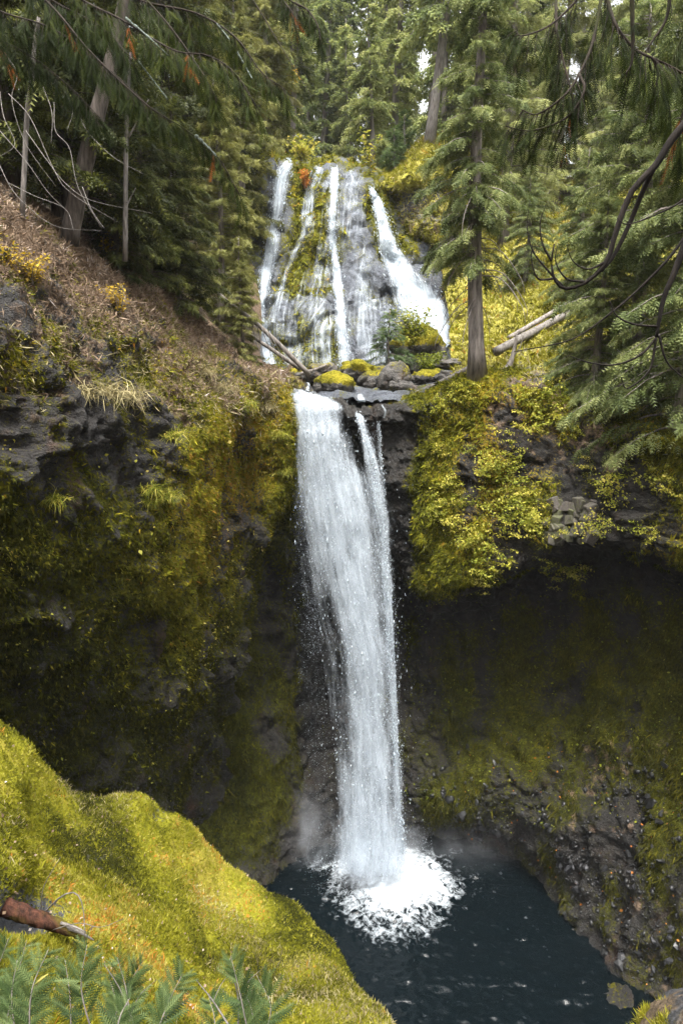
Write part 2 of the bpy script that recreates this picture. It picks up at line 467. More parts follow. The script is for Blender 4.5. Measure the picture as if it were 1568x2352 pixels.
def scatter(S, n, weight, rng=RNG):
    """n points on a surface; weight per vertex"""
    w = np.clip(weight, 0, None)
    fw = S.area * w[S.F].mean(1)
    f = rng.choice(len(S.F), n, p=fw / fw.sum())
    a, b = rng.random(n)[:, None], rng.random(n)[:, None]
    q = S.p[S.F[f]]
    pos = (q[:, 0] * (1 - a) + q[:, 1] * a) * (1 - b) + (q[:, 3] * (1 - a) + q[:, 2] * a) * b
    return pos, S.n[S.F[f, 0]], S.F[f, 0]

# ---- the cliff on the left with its littered slope above
L = [
 [(-500,200,16),(-50,410,19),(150,520,22),(320,610,25),(450,730,28),(560,830,30),(640,862,31),(690,872,32),(720,880,33)],
 [(-500,420,12.5),(-50,520,15.8),(150,620,18.3),(300,700,20.8),(420,790,23.3),(540,848,25.7),(620,872,27.3),(680,885,29),(705,893,31)],
 [(-500,650,10.5),(-50,740,13),(120,790,15),(260,840,17),(400,880,19.8),(510,872,22.5),(600,878,24.2),(660,893,25.6),(690,905,29)],
 [(-500,950,10),(-50,960,12.6),(120,985,14.2),(260,1005,15.9),(380,1030,17.8),(472,1010,19.5),(560,985,23.4),(672,985,25.0),(700,990,28.5)],
 [(-500,1200,9.6),(-50,1200,12.3),(120,1230,13.8),(240,1250,15.3),(370,1250,16.8),(440,1250,18.5),(540,1190,23.2),(650,1135,24.6),(680,1150,28)],
 [(-500,1450,10),(-50,1450,12.8),(100,1480,14.2),(220,1500,15.5),(340,1500,17.2),(422,1480,18.4),(492,1430,21.8),(575,1300,24),(600,1320,27.5)],
 [(-500,1700,11),(-50,1700,13.6),(100,1720,15),(200,1750,16),(300,1770,17.3),(390,1750,18.8),(445,1690,20.5),(510,1560,22.8),(540,1580,27)],
 [(-500,2050,12),(-50,2050,14.5),(100,2050,16),(200,2050,17),(290,2040,18.3),(360,2010,19.4),(415,1960,20.5),(465,1830,22.3),(500,1850,26.5)],
]
NU, NV = 300, 300
G = cubic_up(ctrl(L), NU, NV)
mo = cubic_up([[.35,.3,.25,.3,.4,.5,.4,.4,.4],[.55,.55,.45,.5,.58,.6,.5,.5,.5],[.45,.45,.45,.52,.6,.65,.6,.7,.7],[.45,.4,.3,.3,.5,.7,.55,.8,.8],[.68,.68,.65,.6,.68,.72,.45,.8,.8],[.72,.72,.66,.64,.6,.68,.5,.65,.6],[.66,.66,.58,.55,.55,.6,.55,.5,.5],[.6,.6,.5,.45,.45,.5,.5,.5,.5]], NU, NV)
li = cubic_up([[.5,.6,.9,.9,.8,.6,.7,.6,.5],[.45,.6,.75,.7,.5,.55,.65,.5,.4],[.3,.35,.4,.4,.45,.5,.55,.3,.2],[.25,.25,.3,.3,.25,.2,.25,.05,.0],[0,.05,.1,0,0,.05,.1,0,0]] + [[0]*9]*3, NU, NV)
we = cubic_up([[0]*9]*2 + [[.1]*9, [.35]*9, [.4]*9, [.5]*9, [.6]*9, [.6]*9], NU, NV)
wa = cubic_up([[.6]*9, [.6]*9, [.6,.6,.6,.6,.6,.6,.7,.8,.8], [.5,.5,.5,.5,.6,.85,.95,.75,.75], [.42,.42,.4,.45,.7,.9,.9,.6,.6], [.25,.25,.25,.3,.35,.55,.5,.45,.4], [.2]*9, [.2]*9], NU, NV)  # ochre moss, raised on the rib to paint in its lit edge
def d_left(p, A):
    z = p[:, 2]
    q = p + 0.5 * np.stack([fbm(p, 3, .5, 1), fbm(p, 3, .5, 2), fbm(p, 3, .5, 3)], -1)
    rock = 1.2 * fbm(q, 4, .36, 4) + 0.28 * fbm(q * np.array([1, 1, .55]), 4, 1.1, 45, ridged=True) + 0.24 * facets(q, .8, (1, 1, 1.1)) + 0.13 * facets(q, 2.6, (1, 1, 1.3), 2) + 0.13 * fbm(q, 4, 2.2, 5, ridged=True)
    nz = fbm(p * np.array([1, 1, .7]), 4, .8, 6)
    A['moss'] = np.clip(A['moss'] + 0.55 * nz, 0, 1)
    A['litter'] = np.clip(A['litter'] + 0.4 * fbm(p, 3, .6, 7), 0, 1)
    cover = np.maximum(sstep(.4, .6, A['moss']), sstep(.35, .65, A['litter']))
    soft = 0.5 * fbm(q, 4, .5, 8) + 0.12 * fbm(q * np.array([1, 1, .6]), 3, 2.5, 9)
    return rock * (1 - 0.6 * cover) + soft * cover * 0.6 + 0.06 * cover
surface('left_cliff', G, dict(moss=mo, litter=li, wet=we, warm=wa), d_left, 'cliff',
        'steep dark basalt cliff with mossy patches and a brown needle littered slope on top, left of the lower falls', 'cliff')

# ---- the hollowed gorge wall behind and right of the fall
toe = lambda x, y: (x, y, 20.4 / math.tan(math.atan((y - 1176) / 1568) + PITCH))
W = [
 [(330,880,33),(500,880,33),(640,880,33),(720,893,33),(830,903,33),(905,900,32.5),(955,895,31.5),(1080,875,30),(1230,866,29),(1400,935,26.5),(1580,985,24),(1800,985,21),(2250,985,17)],
 [(330,900,28),(500,900,28),(640,905,26.4),(720,914,25.9),(830,932,25.7),(905,925,25.6),(955,915,25.4),(1080,880,24.8),(1230,880,24),(1400,950,22.5),(1580,1000,20),(1800,1000,17),(2250,1000,13)],
 [(330,1050,27),(500,1100,27),(650,1050,26),(725,1010,26.1),(830,1020,25.9),(905,1020,25.4),(965,1010,25),(1085,1000,24),(1235,1000,23.2),(1400,1050,21.8),(1580,1080,19.5),(1800,1080,16.8),(2250,1080,13)],
 [(330,1180,26.6),(500,1200,26.6),(650,1200,26.2),(725,1180,26.9),(835,1180,26.6),(910,1160,25.5),(975,1170,24.7),(1085,1170,23.6),(1235,1150,22.6),(1400,1150,21.2),(1580,1180,19.2),(1800,1180,16.5),(2250,1180,12.8)],
 [(340,1300,26.3),(500,1320,26.3),(645,1330,26.4),(725,1320,27.6),(835,1320,27.5),(915,1270,26.2),(985,1335,24.6),(1080,1335,23.4),(1235,1285,22.4),(1400,1245,20.9),(1580,1285,19),(1800,1290,16.4),(2250,1290,12.6)],
 [(360,1420,26),(500,1420,26),(640,1420,26.6),(725,1420,28),(835,1420,28.2),(915,1380,28),(985,1385,27),(1080,1375,26.3),(1240,1335,25.3),(1400,1300,23.6),(1580,1335,21.2),(1800,1340,18.2),(2250,1340,14)],
 [(380,1580,25.8),(510,1580,25.8),(630,1580,26.6),(725,1580,28.2),(840,1580,28.5),(920,1560,28.4),(985,1580,27.6),(1085,1560,27),(1240,1540,25.9),(1400,1510,24),(1580,1520,21.4),(1800,1560,18.2),(2250,1560,14)],
 [(400,1760,25.2),(530,1760,25.4),(635,1760,26.2),(725,1760,27.6),(840,1760,27.8),(925,1740,27.6),(995,1740,27),(1090,1730,26.2),(1235,1720,24.8),(1400,1710,22.8),(1580,1730,20.3),(1800,1760,17.4),(2250,1800,13.4)],
 [(410,1900,24.8),(550,1900,25),(645,1900,25.8),(730,1880,26.8),(845,1870,27.1),(930,1850,26.9),(1005,1850,26.3),(1095,1840,25.4),(1225,1880,24),(1360,1940,21.9),(1520,1990,19.6),(1700,2050,17),(2100,2150,13)],
 [toe(470,2160),toe(600,2100),toe(680,2052),toe(740,1996),toe(850,1978),toe(935,1968),toe(1010,1962),toe(1110,1975),toe(1205,2035),toe(1290,2150),toe(1385,2270),toe(1560,2400),toe(1800,2600)],
 [(430,2200,22),(570,2180,23),(660,2160,23.5),(735,2120,24.5),(850,2100,25),(935,2090,25.2),(1010,2090,25),(1110,2110,23.5),(1180,2200,22),(1240,2330,19.5),(1330,2450,17.6),(1480,2600,15.5),(1700,2800,13)],
]
NU, NV = 360, 320
G = cubic_up(ctrl(W), NU, NV)
n = 13
mo = cubic_up([[.6]*n, [.5,.5,.5,.1,.25,.25,.6,.65,.7,.6,.6,.6,.6], [.5,.6,.6,.2,.2,.15,.52,.5,.42,.28,.5,.6,.6], [.55,.6,.6,.3,.2,.15,.62,.52,.46,.2,.5,.6,.6], [.6,.65,.55,.3,.2,.15,.66,.52,.40,.25,.52,.6,.6],
               [.6,.65,.45,.2,.15,.15,.2,.25,.25,.3,.4,.4,.4], [.75,.78,.6,.25,.2,.35,.55,.62,.6,.65,.7,.7,.7], [.75,.8,.6,.2,.15,.35,.6,.55,.55,.55,.7,.7,.7], [.7,.72,.5,.15,.1,.3,.65,.6,.35,.4,.6,.6,.6], [.2,.2,.1,.1,.1,.1,.25,.25,.25,.2,.2,.2,.2], [0]*n], NU, NV)
li = cubic_up([[0]*n, [0]*7 + [.2,.4,.3,.2,.2,.2], [0]*6 + [.05,.2,.35,.45,.2,.1,.1], [0]*7+[.12,.25,.1,.1,.1,.1], [0]*n, [0]*n, [0]*n, [0]*8 + [.15,.35,.2,.2,.2], [0]*8+[.2,.3,.3,.3,.3], [0]*9+[.1,.2,.2,.2], [0]*n], NU, NV)
we = cubic_up([[.4]*n, [.3,.3,.3,.8,.9,.9,.3,.2,.2,.2,.2,.2,.2], [.3,.3,.3,.8,.9,.9,.3,.1,.1,.1,.1,.1,.1], [.3,.3,.3,.8,.9,.9,.3,.1,.1,.1,.1,.1,.1], [.3,.3,.3,.8,.9,.8,.3,.1,.1,.1,.1,.1,.1],
               [.3]*n, [.3,.3,.3,.6,.6,.6,.3,.3,.3,.3,.3,.3,.3], [.3]*n, [.6]*n, [.9]*n, [.9]*n], NU, NV)
wa = cubic_up([[.6]*n, [.5,.5,.5,.5,.5,.5,.5,.72,.7,.5,.6,.6,.6], [.4,.4,.4,.4,.4,.4,.5,.95,.95,.4,.6,.6,.6], [.4,.4,.4,.4,.4,.4,.5,.85,.7,.5,.75,.8,.8], [.35,.35,.35,.3,.3,.4,.55,.6,.5,.5,.8,.8,.8],
               [.35]*10+[.4]*3, [.35]*8+[.4]*5, [.3]*8+[.35]*5, [.3]*n, [.3]*n, [.3]*n], NU, NV)
def d_gorge(p, A):
    q = p + 0.45 * np.stack([fbm(p, 3, .5, 11), fbm(p, 3, .5, 12), fbm(p, 3, .5, 13)], -1)
    rock = 0.75 * fbm(q, 4, .35, 14) + 0.20 * facets(q, 0.8, (1, 1, 1.3), 3) + 0.11 * facets(q, 2.3, (1, 1, 1.7), 4) + 0.09 * fbm(q, 4, 2.4, 15, ridged=True)
    A['moss'] = np.clip(A['moss'] + 0.6 * fbm(p * np.array([1, 1, .45]), 4, .8, 16), 0, 1)
    A['litter'] = np.clip(A['litter'] + 0.35 * fbm(p, 3, .6, 17), 0, 1)
    cover = np.maximum(sstep(.4, .6, A['moss']), sstep(.35, .65, A['litter']))
    soft = 0.45 * fbm(q, 4, .6, 18) + 0.16 * fbm(q * np.array([1, 1, .5]), 3, 2.2, 19)
    return rock * (1 - 0.6 * cover) + soft * cover * 0.7 + 0.08 * cover
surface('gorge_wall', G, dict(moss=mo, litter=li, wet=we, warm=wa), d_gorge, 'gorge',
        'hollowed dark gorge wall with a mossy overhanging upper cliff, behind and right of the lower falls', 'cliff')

# ---- stream bed on the ledge between the two falls
def sheet_xy(x0, x1, y0, y1, nx, ny, zf):
    X, Y = np.meshgrid(np.linspace(x0, x1, nx), np.linspace(y0, y1, ny))
    p = np.stack([X, Y, np.zeros_like(X)], -1)
    p[..., 2] = zf(X, Y)
    return p
G = sheet_xy(-8, 9, 26.0, 39.5, 170, 130, lambda X, Y: -0.25 + 0.10 * (Y - 26.0) + 0.25 * np.clip(-X - 2.5, 0, 9) + 0.10 * np.clip(X - 2, 0, 9))
def d_bed(p, A):
    A['moss'] = np.clip(0.25 + 0.6 * fbm(p, 4, .7, 21), 0, 1)
    A['wet'] = np.full(len(p), .8)
    return 0.25 * fbm(p, 4, .6, 22) + 0.14 * facets(p, 1.2, (1, 1, 1), 5)
surface('stream_bed', G, {}, d_bed, 'wetrock', 'wet dark rock ledge with a shallow stream between the upper and lower falls', 'stream bed', facing=(0, 20, 60))

# ---- rock face of the upper fall
U = [
 [(450,380,49),(560,375,50),(640,348,50),(700,372,50),(750,362,50),(810,372,49.5),(860,400,49),(920,420,48),(1040,470,48),(1150,560,47)],
 [(450,420,45),(560,405,45),(640,368,45.3),(700,398,44.9),(750,384,44.6),(810,396,44.4),(858,432,44),(915,455,44),(1030,500,44),(1150,580,44)],
 [(450,520,43.2),(560,500,43),(640,490,43.4),(700,470,43.9),(755,470,42.9),(812,470,43),(868,490,42.9),(930,530,43),(1040,570,43.2),(1150,630,43)],
 [(450,600,42),(560,590,42),(640,590,42.2),(700,560,42.5),(765,560,41.7),(820,565,41.8),(885,590,41.5),(955,620,42),(1055,650,42),(1160,690,42)],
 [(450,690,41),(560,680,41),(630,675,41.2),(700,665,40.6),(770,665,40.6),(830,665,40.6),(900,680,40.6),(985,705,40.8),(1070,725,41),(1165,750,41)],
 [(450,720,40.4),(560,715,40.3),(630,705,40),(700,688,39.3),(775,688,39.2),(835,690,39.4),(905,710,39.8),(1000,735,40),(1080,752,40),(1165,770,40)],
 [(450,790,39),(560,790,39),(640,780,38.7),(710,770,38.3),(780,770,38.2),(840,770,38.4),(910,780,38.8),(1000,790,38.9),(1080,798,39),(1165,810,39)],
 [(450,880,37.6),(560,880,37.6),(640,870,37.5),(710,870,37.3),(780,870,37.2),(840,870,37.3),(910,870,37.5),(1000,870,37.8),(1080,870,38),(1165,870,38)],
]
NU, NV = 220, 240
G = cubic_up(ctrl(U), NU, NV)
mo = cubic_up([[.6]*10, [.5,.5,.3,.75,.3,.35,.5,.6,.5,.5], [.5,.5,.25,.85,.55,.4,.7,.5,.5,.5], [.5,.5,.3,.55,.5,.2,.5,.2,.4,.5], [.5,.5,.35,.6,.35,.15,.3,.15,.4,.5], [.5,.5,.25,.3,.2,.12,.3,.15,.3,.5], [.5,.5,.4,.65,.35,.25,.2,.15,.3,.5], [.5,.5,.3,.4,.45,.3,.4,.2,.3,.5]], NU, NV)
we = np.full((NV, NU), .9)
def d_upper(p, A):
    q = p + 0.35 * np.stack([fbm(p, 3, .7, 31), fbm(p, 3, .7, 32), fbm(p, 3, .7, 33)], -1)
    A['moss'] = np.clip(A['moss'] + .09 + 0.65 * fbm(p * np.array([1, 1, .4]), 4, .9, 34), 0, 1)
    cover = sstep(.4, .6, A['moss'])
    col = fbm(p * np.array([1, 1, .12]), 4, .55, 39)
    return (0.55 * fbm(q, 3, .3, 35) + 0.75 * col + 0.40 * facets(q, .55, (1, 1, .6), 6) + 0.10 * facets(q, 1.6, (1, 1, .7), 7) + 0.05 * fbm(q, 3, 2.5, 36, ridged=True)) + cover * (0.1 + 0.12 * fbm(p, 3, 1.8, 37))
surface('upper_rock', G, dict(moss=mo, wet=we, warm=np.full((NV, NU), .45)), d_upper, 'wetrock', 'wet rock face, blue sky sheen put into its grey, streaked with moss under the veils of the upper falls', 'cliff')

# ---- mossy outcrop right of the upper fall
O = [
 [(850,425,52),(900,380,52),(950,335,52),(1010,315,52),(1080,330,52),(1160,400,52)],
 [(856,432,45.5),(900,398,45),(945,355,45),(1000,328,45),(1060,345,45),(1140,420,44)],
 [(862,440,43.6),(905,425,42.6),(955,400,42.2),(1005,390,42.2),(1060,410,42),(1140,470,42)],
 [(872,452,44.4),(912,456,43.8),(962,442,42.4),(1010,435,42),(1060,455,41.6),(1140,510,41)],
 [(890,490,44.2),(925,490,43),(968,480,42),(1012,480,41.6),(1060,500,41.2),(1140,550,40.4)],
 [(915,545,43.6),(945,545,42.6),(980,540,41.8),(1020,540,41.4),(1065,550,41),(1140,600,40)],
 [(930,580,44.2),(960,580,43.6),(990,580,42.8),(1030,585,41.8),(1075,600,40.8),(1140,640,39.6)],
 [(960,660,43.4),(985,660,42.8),(1015,660,42),(1050,665,41),(1090,680,40),(1140,700,39)],
 [(1000,770,41),(1030,770,40.5),(1060,770,40),(1090,780,39.4),(1120,790,38.6),(1160,800,38)],
]
NU, NV = 130, 190
G = cubic_up(ctrl(O), NU, NV)
mo = cubic_up([[.8]*6, [.85]*6, [.8]*6, [.3,.35,.5,.6,.7,.7], [.4,.45,.5,.5,.6,.7], [.5,.5,.55,.55,.6,.7], [.05,.05,.1,.2,.4,.6], [.2,.2,.2,.3,.5,.6], [.5]*6], NU, NV)
li = cubic_up([[.0]*6, [.1]*6, [.15]*6, [.2,.2,.3,.3,.2,.2], [.3,.4,.4,.4,.3,.2], [.3,.4,.4,.4,.2,.2], [.1]*6, [.6,.6,.6,.5,.3,.2], [.2]*6], NU, NV)
def d_out(p, A):
    A['moss'] = np.clip(A['moss'] + 0.4 * fbm(p, 4, .9, 41), 0, 1)
    A['warm'] = np.full(len(p), .6)
    return 0.55 * fbm(p, 4, .5, 42) + 0.22 * facets(p, 1.1, (1, 1, 1.3), 8) + 0.14 * fbm(p, 3, 2.2, 43)
surface('mossy_outcrop', G, dict(moss=mo, litter=li), d_out, 'slope', 'golden mossy rock outcrop with a dark hollow, right of the upper falls', 'outcrop')

# ---- mossy hillside on the right, above the gorge
H = [
 [(980,450,60),(1150,430,58),(1350,400,55),(1600,350,50),(1900,300,44),(2300,250,36)],
 [(1010,600,43),(1180,560,41.5),(1360,530,40),(1600,490,36),(1900,430,31),(2300,380,25)],
 [(1030,735,37.5),(1190,690,36),(1350,660,34),(1600,640,30.5),(1900,620,26),(2300,600,20)],
 [(1035,815,32.5),(1190,780,31),(1350,780,29),(1600,790,26),(1900,790,22),(2300,780,16.5)],
 [(1040,868,28.5),(1200,850,27),(1380,890,24.8),(1600,930,22),(1900,930,18.5),(2300,930,14)],
 [(1045,882,25.2),(1205,872,24.2),(1395,945,22.6),(1610,1000,19.6),(1910,1000,16),(2300,1000,12.5)],
 [(1045,980,25.2),(1205,960,24.4),(1395,1040,23),(1610,1080,20.4),(1910,1080,17),(2300,1080,13.5)],
]
NU, NV = 190, 180
G = cubic_up(ctrl(H), NU, NV)
mo = cubic_up([[.6]*6, [.65]*6, [.75]*6, [.7]*6, [.62,.6,.6,.55,.5,.5], [.22]*6, [.2]*6], NU, NV)
li = cubic_up([[.3]*6, [.2]*6, [.15]*6, [.3,.3,.4,.3,.3,.3], [.3]*6, [.55]*6, [.5]*6], NU, NV)
def d_hill(p, A):
    A['moss'] = np.clip(A['moss'] + 0.45 * fbm(p, 4, .6, 51), 0, 1)
    A['warm'] = .6 + .3 * fbm(p, 2, .3, 52)
    return 0.5 * fbm(p, 4, .4, 53) + 0.18 * facets(p, .8, (1, 1, 1.5), 9) + 0.1 * fbm(p, 3, 2.0, 54)
surface('hillside', G, dict(moss=mo, litter=li), d_hill, 'slope', 'steep golden green mossy hillside under the cedars, right of the two falls', 'hillside')

# ---- forest floor above and around, one sheet out to the horizon
def far_z(X, Y):
    z = 13.0 + 0.06 * np.clip(Y - 47, 0, 60) + 0.0 * X
    z = z + 0.30 * np.clip(-X - 14, 0, 60) * np.clip((Y - 30) / 20, 0, 1)
    return z
xs = np.concatenate([np.linspace(-300, -70, 16), np.linspace(-66, 66, 110), np.linspace(70, 300, 16)])
ys = np.concatenate([np.linspace(47.5, 120, 70), np.linspace(125, 400, 20)])
X, Y = np.meshgrid(xs, ys)
G = np.stack([X, Y, far_z(X, Y)], -1)
def d_far(p, A):
    A['moss'] = np.clip(.45 + .5 * fbm(p, 3, .2, 61), 0, 1); A['litter'] = np.clip(.5 + .5 * fbm(p, 3, .3, 62), 0, 1)
    return .5 * fbm(p, 3, .15, 63)
surface('forest_floor', G, {}, d_far, 'soil', 'shaded forest floor under the tall firs above the upper falls', 'ground', facing=(0, 60, 300))
# wooded slope rising behind the left cliff
Lh = [
 [(-1500,-500,60),(-700,-200,62),(-200,150,62),(150,290,62),(400,350,60),(640,372,58)],
 [(-1200,-300,36),(-500,60,38),(-60,300,40),(180,420,43),(420,500,46),(620,430,48)],
 [(-900,0,24),(-450,230,25),(-50,390,27),(160,505,30),(420,640,34),(600,640,42)],
 [(-620,150,15.5),(-450,240,16.5),(-50,425,19.2),(160,535,22.6),(440,740,28.5),(600,850,33)],
 [(-620,300,14.5),(-450,380,15),(-50,560,18),(160,670,21),(440,850,27),(600,920,32)],
]
G = cubic_up(ctrl(Lh), 140, 110)
surface('wooded_slope', G, {}, d_far, 'soil', 'dark wooded slope under the cedars behind the left cliff', 'hillside')
# the near side of the gorge: trail bench under the viewer and an unseen hill steepened to cut sky light
def near_z(X, Y):
    z = -1.75 + 0.95 * np.clip(-Y - 1.5, 0, 40) + 0.25 * np.clip(np.abs(X) - 6, 0, 30)
    return z
G = sheet_xy(-34, 34, -42, 0.25, 120, 90, near_z)
surface('unseen_trail_slope', G, {}, lambda p, A: (A.__setitem__('litter', np.full(len(p), .7)), .25 * fbm(p, 3, .3, 65))[1], 'soil', 'unseen earth slope behind the viewer, steepened to cut sky light from the gorge', 'ground', facing=(0, -10, 300))

# ---- bright mossy bank in front
B = [
 [(-420,1600,10.5),(10,1790,11),(110,1900,11.2),(210,1970,11.8),(330,1960,12.4),(430,2000,12.8),(540,2110,13),(655,2180,12.6),(765,2260,11.6),(850,2380,10.2),(915,2480,9),(1010,2700,7.5)],
 [(-420,1420,9.2),(0,1672,9.4),(95,1765,9.6),(195,1835,10.1),(300,1828,10.6),(405,1868,11),(520,1988,11.2),(640,2065,11),(750,2158,10.1),(828,2272,8.7),(892,2356,7.6),(985,2520,6.2)],
 [(-420,1700,7),(0,1850,7.3),(90,1925,7.8),(190,1975,8.3),(285,1985,8.9),(375,2015,9.4),(480,2095,9.6),(590,2160,9.4),(690,2240,8.6),(770,2345,7.4),(830,2440,6.5),(900,2620,5.4)],
 [(-420,2000,5.2),(0,2060,5.5),(85,2110,5.9),(180,2150,6.3),(275,2160,6.8),(360,2190,7.2),(450,2260,7.4),(550,2330,7.1),(640,2420,6.4),(710,2530,5.6),(780,2680,4.8),(850,2900,4.1)],
 [(-420,2300,3.7),(0,2330,3.9),(80,2370,4.1),(170,2410,4.3),(260,2430,4.6),(340,2470,4.8),(420,2550,4.8),(510,2640,4.6),(590,2760,4.2),(660,2900,3.7),(720,3100,3.2),(800,3400,2.8)],
 [(-420,2900,2.2),(0,2900,2.3),(80,2950,2.4),(170,3000,2.5),(260,3050,2.5),(340,3100,2.5),(420,3200,2.5),(510,3350,2.4),(590,3500,2.2),(660,3700,2),(720,3900,1.9),(800,4200,1.7)],
]
NU, NV = 270, 220
G = cubic_up(ctrl(B), NU, NV)
# a last row runs back under the viewer
def d_bank(p, A):
    A['moss'] = np.clip(.85 + .35 * fbm(p, 3, .8, 71), 0, 1)
    A['litter'] = np.clip(.0 + .55 * fbm(p, 3, 1.1, 72), 0, 1)
    A['warm'] = np.clip(.5 + 1.3 * fbm(p, 4, .6, 73), 0, 1)
    px, py = project(p)
    hole = np.exp(-(((px - 60) / 75) ** 2 + ((py - 2090) / 50) ** 2)) + .8 * np.exp(-(((px - 480) / 22) ** 2 + ((py - 1880) / 22) ** 2)) * 0 + .35 * np.exp(-(((px - 372) / 22) ** 2 + ((py - 1868) / 26) ** 2))
    A['moss'] = np.clip(A['moss'] - hole * 1.2, 0, 1)
    return .2 * fbm(p, 4, .6, 74) + .10 * fbm(p, 4, 2.4, 75) + .03 * fbm(p, 3, 9, 76) - .42 * hole
surface('mossy_bank', G, {}, d_bank, 'bank', 'bright yellow green mossy bank sloping down to the pool', 'bank', facing=(0, 4, 30))

# ---- corner of the trail edge at the lower right
C = [
 [(1440,2420,6.0),(1480,2330,6.2),(1540,2285,6.3),(1640,2270,6.3),(1760,2260,6.3)],
 [(1430,2440,5.7),(1468,2345,5.8),(1530,2296,5.8),(1640,2280,5.8),(1760,2270,5.8)],
 [(1450,2500,5.3),(1500,2400,5.2),(1560,2350,5.1),(1650,2340,5.0),(1760,2330,5.0)],
 [(1480,2700,4.8),(1540,2600,4.6),(1600,2560,4.4),(1700,2540,4.2),(1800,2540,4.2)],
]
G = cubic_up(ctrl(C), 90, 90)
surface('rock_ledge', G, {}, lambda p, A: (A.__setitem__('moss', np.clip(.25 + .6 * fbm(p, 3, 2, 81), 0, 1)), A.__setitem__('litter', np.clip(.6 + .5 * fbm(p, 3, 2.5, 82), 0, 1)), .12 * fbm(p, 4, 1.5, 83) + .05 * fbm(p, 4, 6, 84))[2], 'slope',
        'pinkish earth ledge fringed with grass at the trail edge, lower right', 'ledge', facing=(0, 4, 30))
# ------------------------------------------------------------------ water
def water_mat():
    b = NT('pool_water')
    p0 = b.pos()
    foam = b.attr('foam')
    n1 = b.noise(1.9, 8, 0.70, dist=1.6)
    n2 = b.noise(4.0, 6, 0.66, dist=0.8)
    lace = b.math('ABSOLUTE', b.math('SUBTRACT', b.math('ADD', b.math('MULTIPLY', n1, .55), b.math('MULTIPLY', n2, .45)), 0.5))
    web = b.math('SUBTRACT', 1.0, b.math('MULTIPLY', lace, 7.0))
    mott = b.math('ADD', b.math('MULTIPLY', b.math('SUBTRACT', n1, .5), 1.5), b.math('MULTIPLY', b.math('SUBTRACT', n2, .5), 1.1))
    f = b.math('MULTIPLY', b.mapr(b.math('ADD', b.math('ADD', foam, mott), b.math('MULTIPLY', web, .10)), .28, .98), .93)
    water = b.n('BsdfPrincipled', {'Base Color': (0.002, 0.004, 0.005, 1), 'Roughness': 0.05, 'IOR': 1.33, 'Specular IOR Level': .28, 'Normal': b.bump(b.noise(9, 4, .6), .35, .05)})
    white = b.n('BsdfPrincipled', {'Base Color': (0.62, 0.68, 0.73, 1), 'Roughness': 0.6})
    m = b.n('MixShader', {0: f, 1: water.outputs[0], 2: white.outputs[0]})
    return b.done(m.outputs[0])
M['pool'] = water_mat()
BASE = P(880, 2040, 19.6 / math.tan(math.atan((2040 - 1176) / 1568) + PITCH))
G = sheet_xy(-9, 16, 14.0, 30.0, 300, 230, lambda X, Y: POOL_Z + 0 * X)
def d_pool(p, A):
    d = p - BASE
    dx, dy = d[:, 0] - .25, d[:, 1] + .2
    ang = np.arctan2(dy, dx)
    r = 1.02 * np.sqrt((dx / 1.0) ** 2 + (dy / 1.05) ** 2) * (1 + .16 * fbm(np.stack([np.cos(ang) * 2, np.sin(ang) * 2, 0 * ang], -1), 3, 1, 91))
    far_side = sstep(5.5, 2.6, r) * np.clip(.35 + 1.3 * fbm(p, 3, .45, 92), 0, 1) * sstep(-1.2, .4, dx) * sstep(-1.5, .6, dy)
    A['foam'] = np.clip(.34 * sstep(3.3, 2.0, r) + .52 * sstep(1.9, .1, r) + .36 * far_side + .35 * np.exp(-((dx + 2.6) / 1.2) ** 2 - ((dy - 1.4) / .5) ** 2), 0, 1)
    wv = .035 * np.sin(r * 3.4) * np.exp(-r / 5) * sstep(1.5, 3, r)
    q = p * np.array([1, 1.7, 1])
    rip = .10 * fbm(q, 4, .9, 93, ridged=True) + .075 * fbm(q, 3, 2.4, 94, ridged=True)
    splash = sstep(2.4, .2, r) * (.45 + .30 * fbm(p, 4, 1.6, 95)) + sstep(3.2, 1.8, r) * .07 * fbm(p, 4, 2.5, 96)
    return wv + rip + splash
S = surface('pool', G, {}, d_pool, 'pool', 'dark rippled plunge pool with a ring of white foam under the lower falls', 'pool', facing=(0, 20, 100))
at = S.o.data.attributes.new('foam', 'FLOAT', 'POINT'); at.data.foreach_set('value', S.A['foam'].astype(np.float32))

def fall_mat(name, col=(0.60, 0.665, 0.73), su=5.0, sv=0.55, fine=22.0, fv=.33, lo=.34, hi=.80, transl=.35, top=.86):
    """falling water: streaks along v, gaps where the water is thin"""
    b = NT(name)
    u, v = b.attr('u'), b.attr('v')
    def vec(a, c, off): return b.n('CombineXYZ', {0: b.math('MULTIPLY', u, a), 1: b.math('MULTIPLY', v, c), 2: b.math('ADD', b.attr('layer'), off)}).outputs[0]
    n1 = b.n('TexNoise', {'Vector': vec(su, sv, 0), 'Scale': 1.0, 'Detail': 5, 'Roughness': .6, 'Distortion': .4}).outputs['Fac']
    n2 = b.n('TexNoise', {'Vector': vec(fine, fine * fv, 5), 'Scale': 1.0, 'Detail': 4, 'Roughness': .7, 'Distortion': .6}).outputs['Fac']
    s = b.math('ADD', b.math('MULTIPLY', n1, .62), b.math('MULTIPLY', n2, .38))
    a = b.math('MULTIPLY', b.mapr(b.math('ADD', s, b.math('MULTIPLY', b.math('SUBTRACT', b.attr('dens'), .5), .62)), lo, hi), top)
    nb = b.bump(s, .9, .10)
    p = b.n('BsdfPrincipled', {'Base Color': (*col, 1), 'Roughness': .45, 'Normal': nb})
    t = b.n('BsdfTranslucent', {'Color': (*col, 1)})
    w = b.n('MixShader', {0: transl, 1: p.outputs[0], 2: t.outputs[0]})
    tr = b.n('BsdfTransparent')
    m = b.n('MixShader', {0: a, 1: tr.outputs[0], 2: w.outputs[0]})
    return b.done(m.outputs[0])
M['fall'] = fall_mat('falling_water')
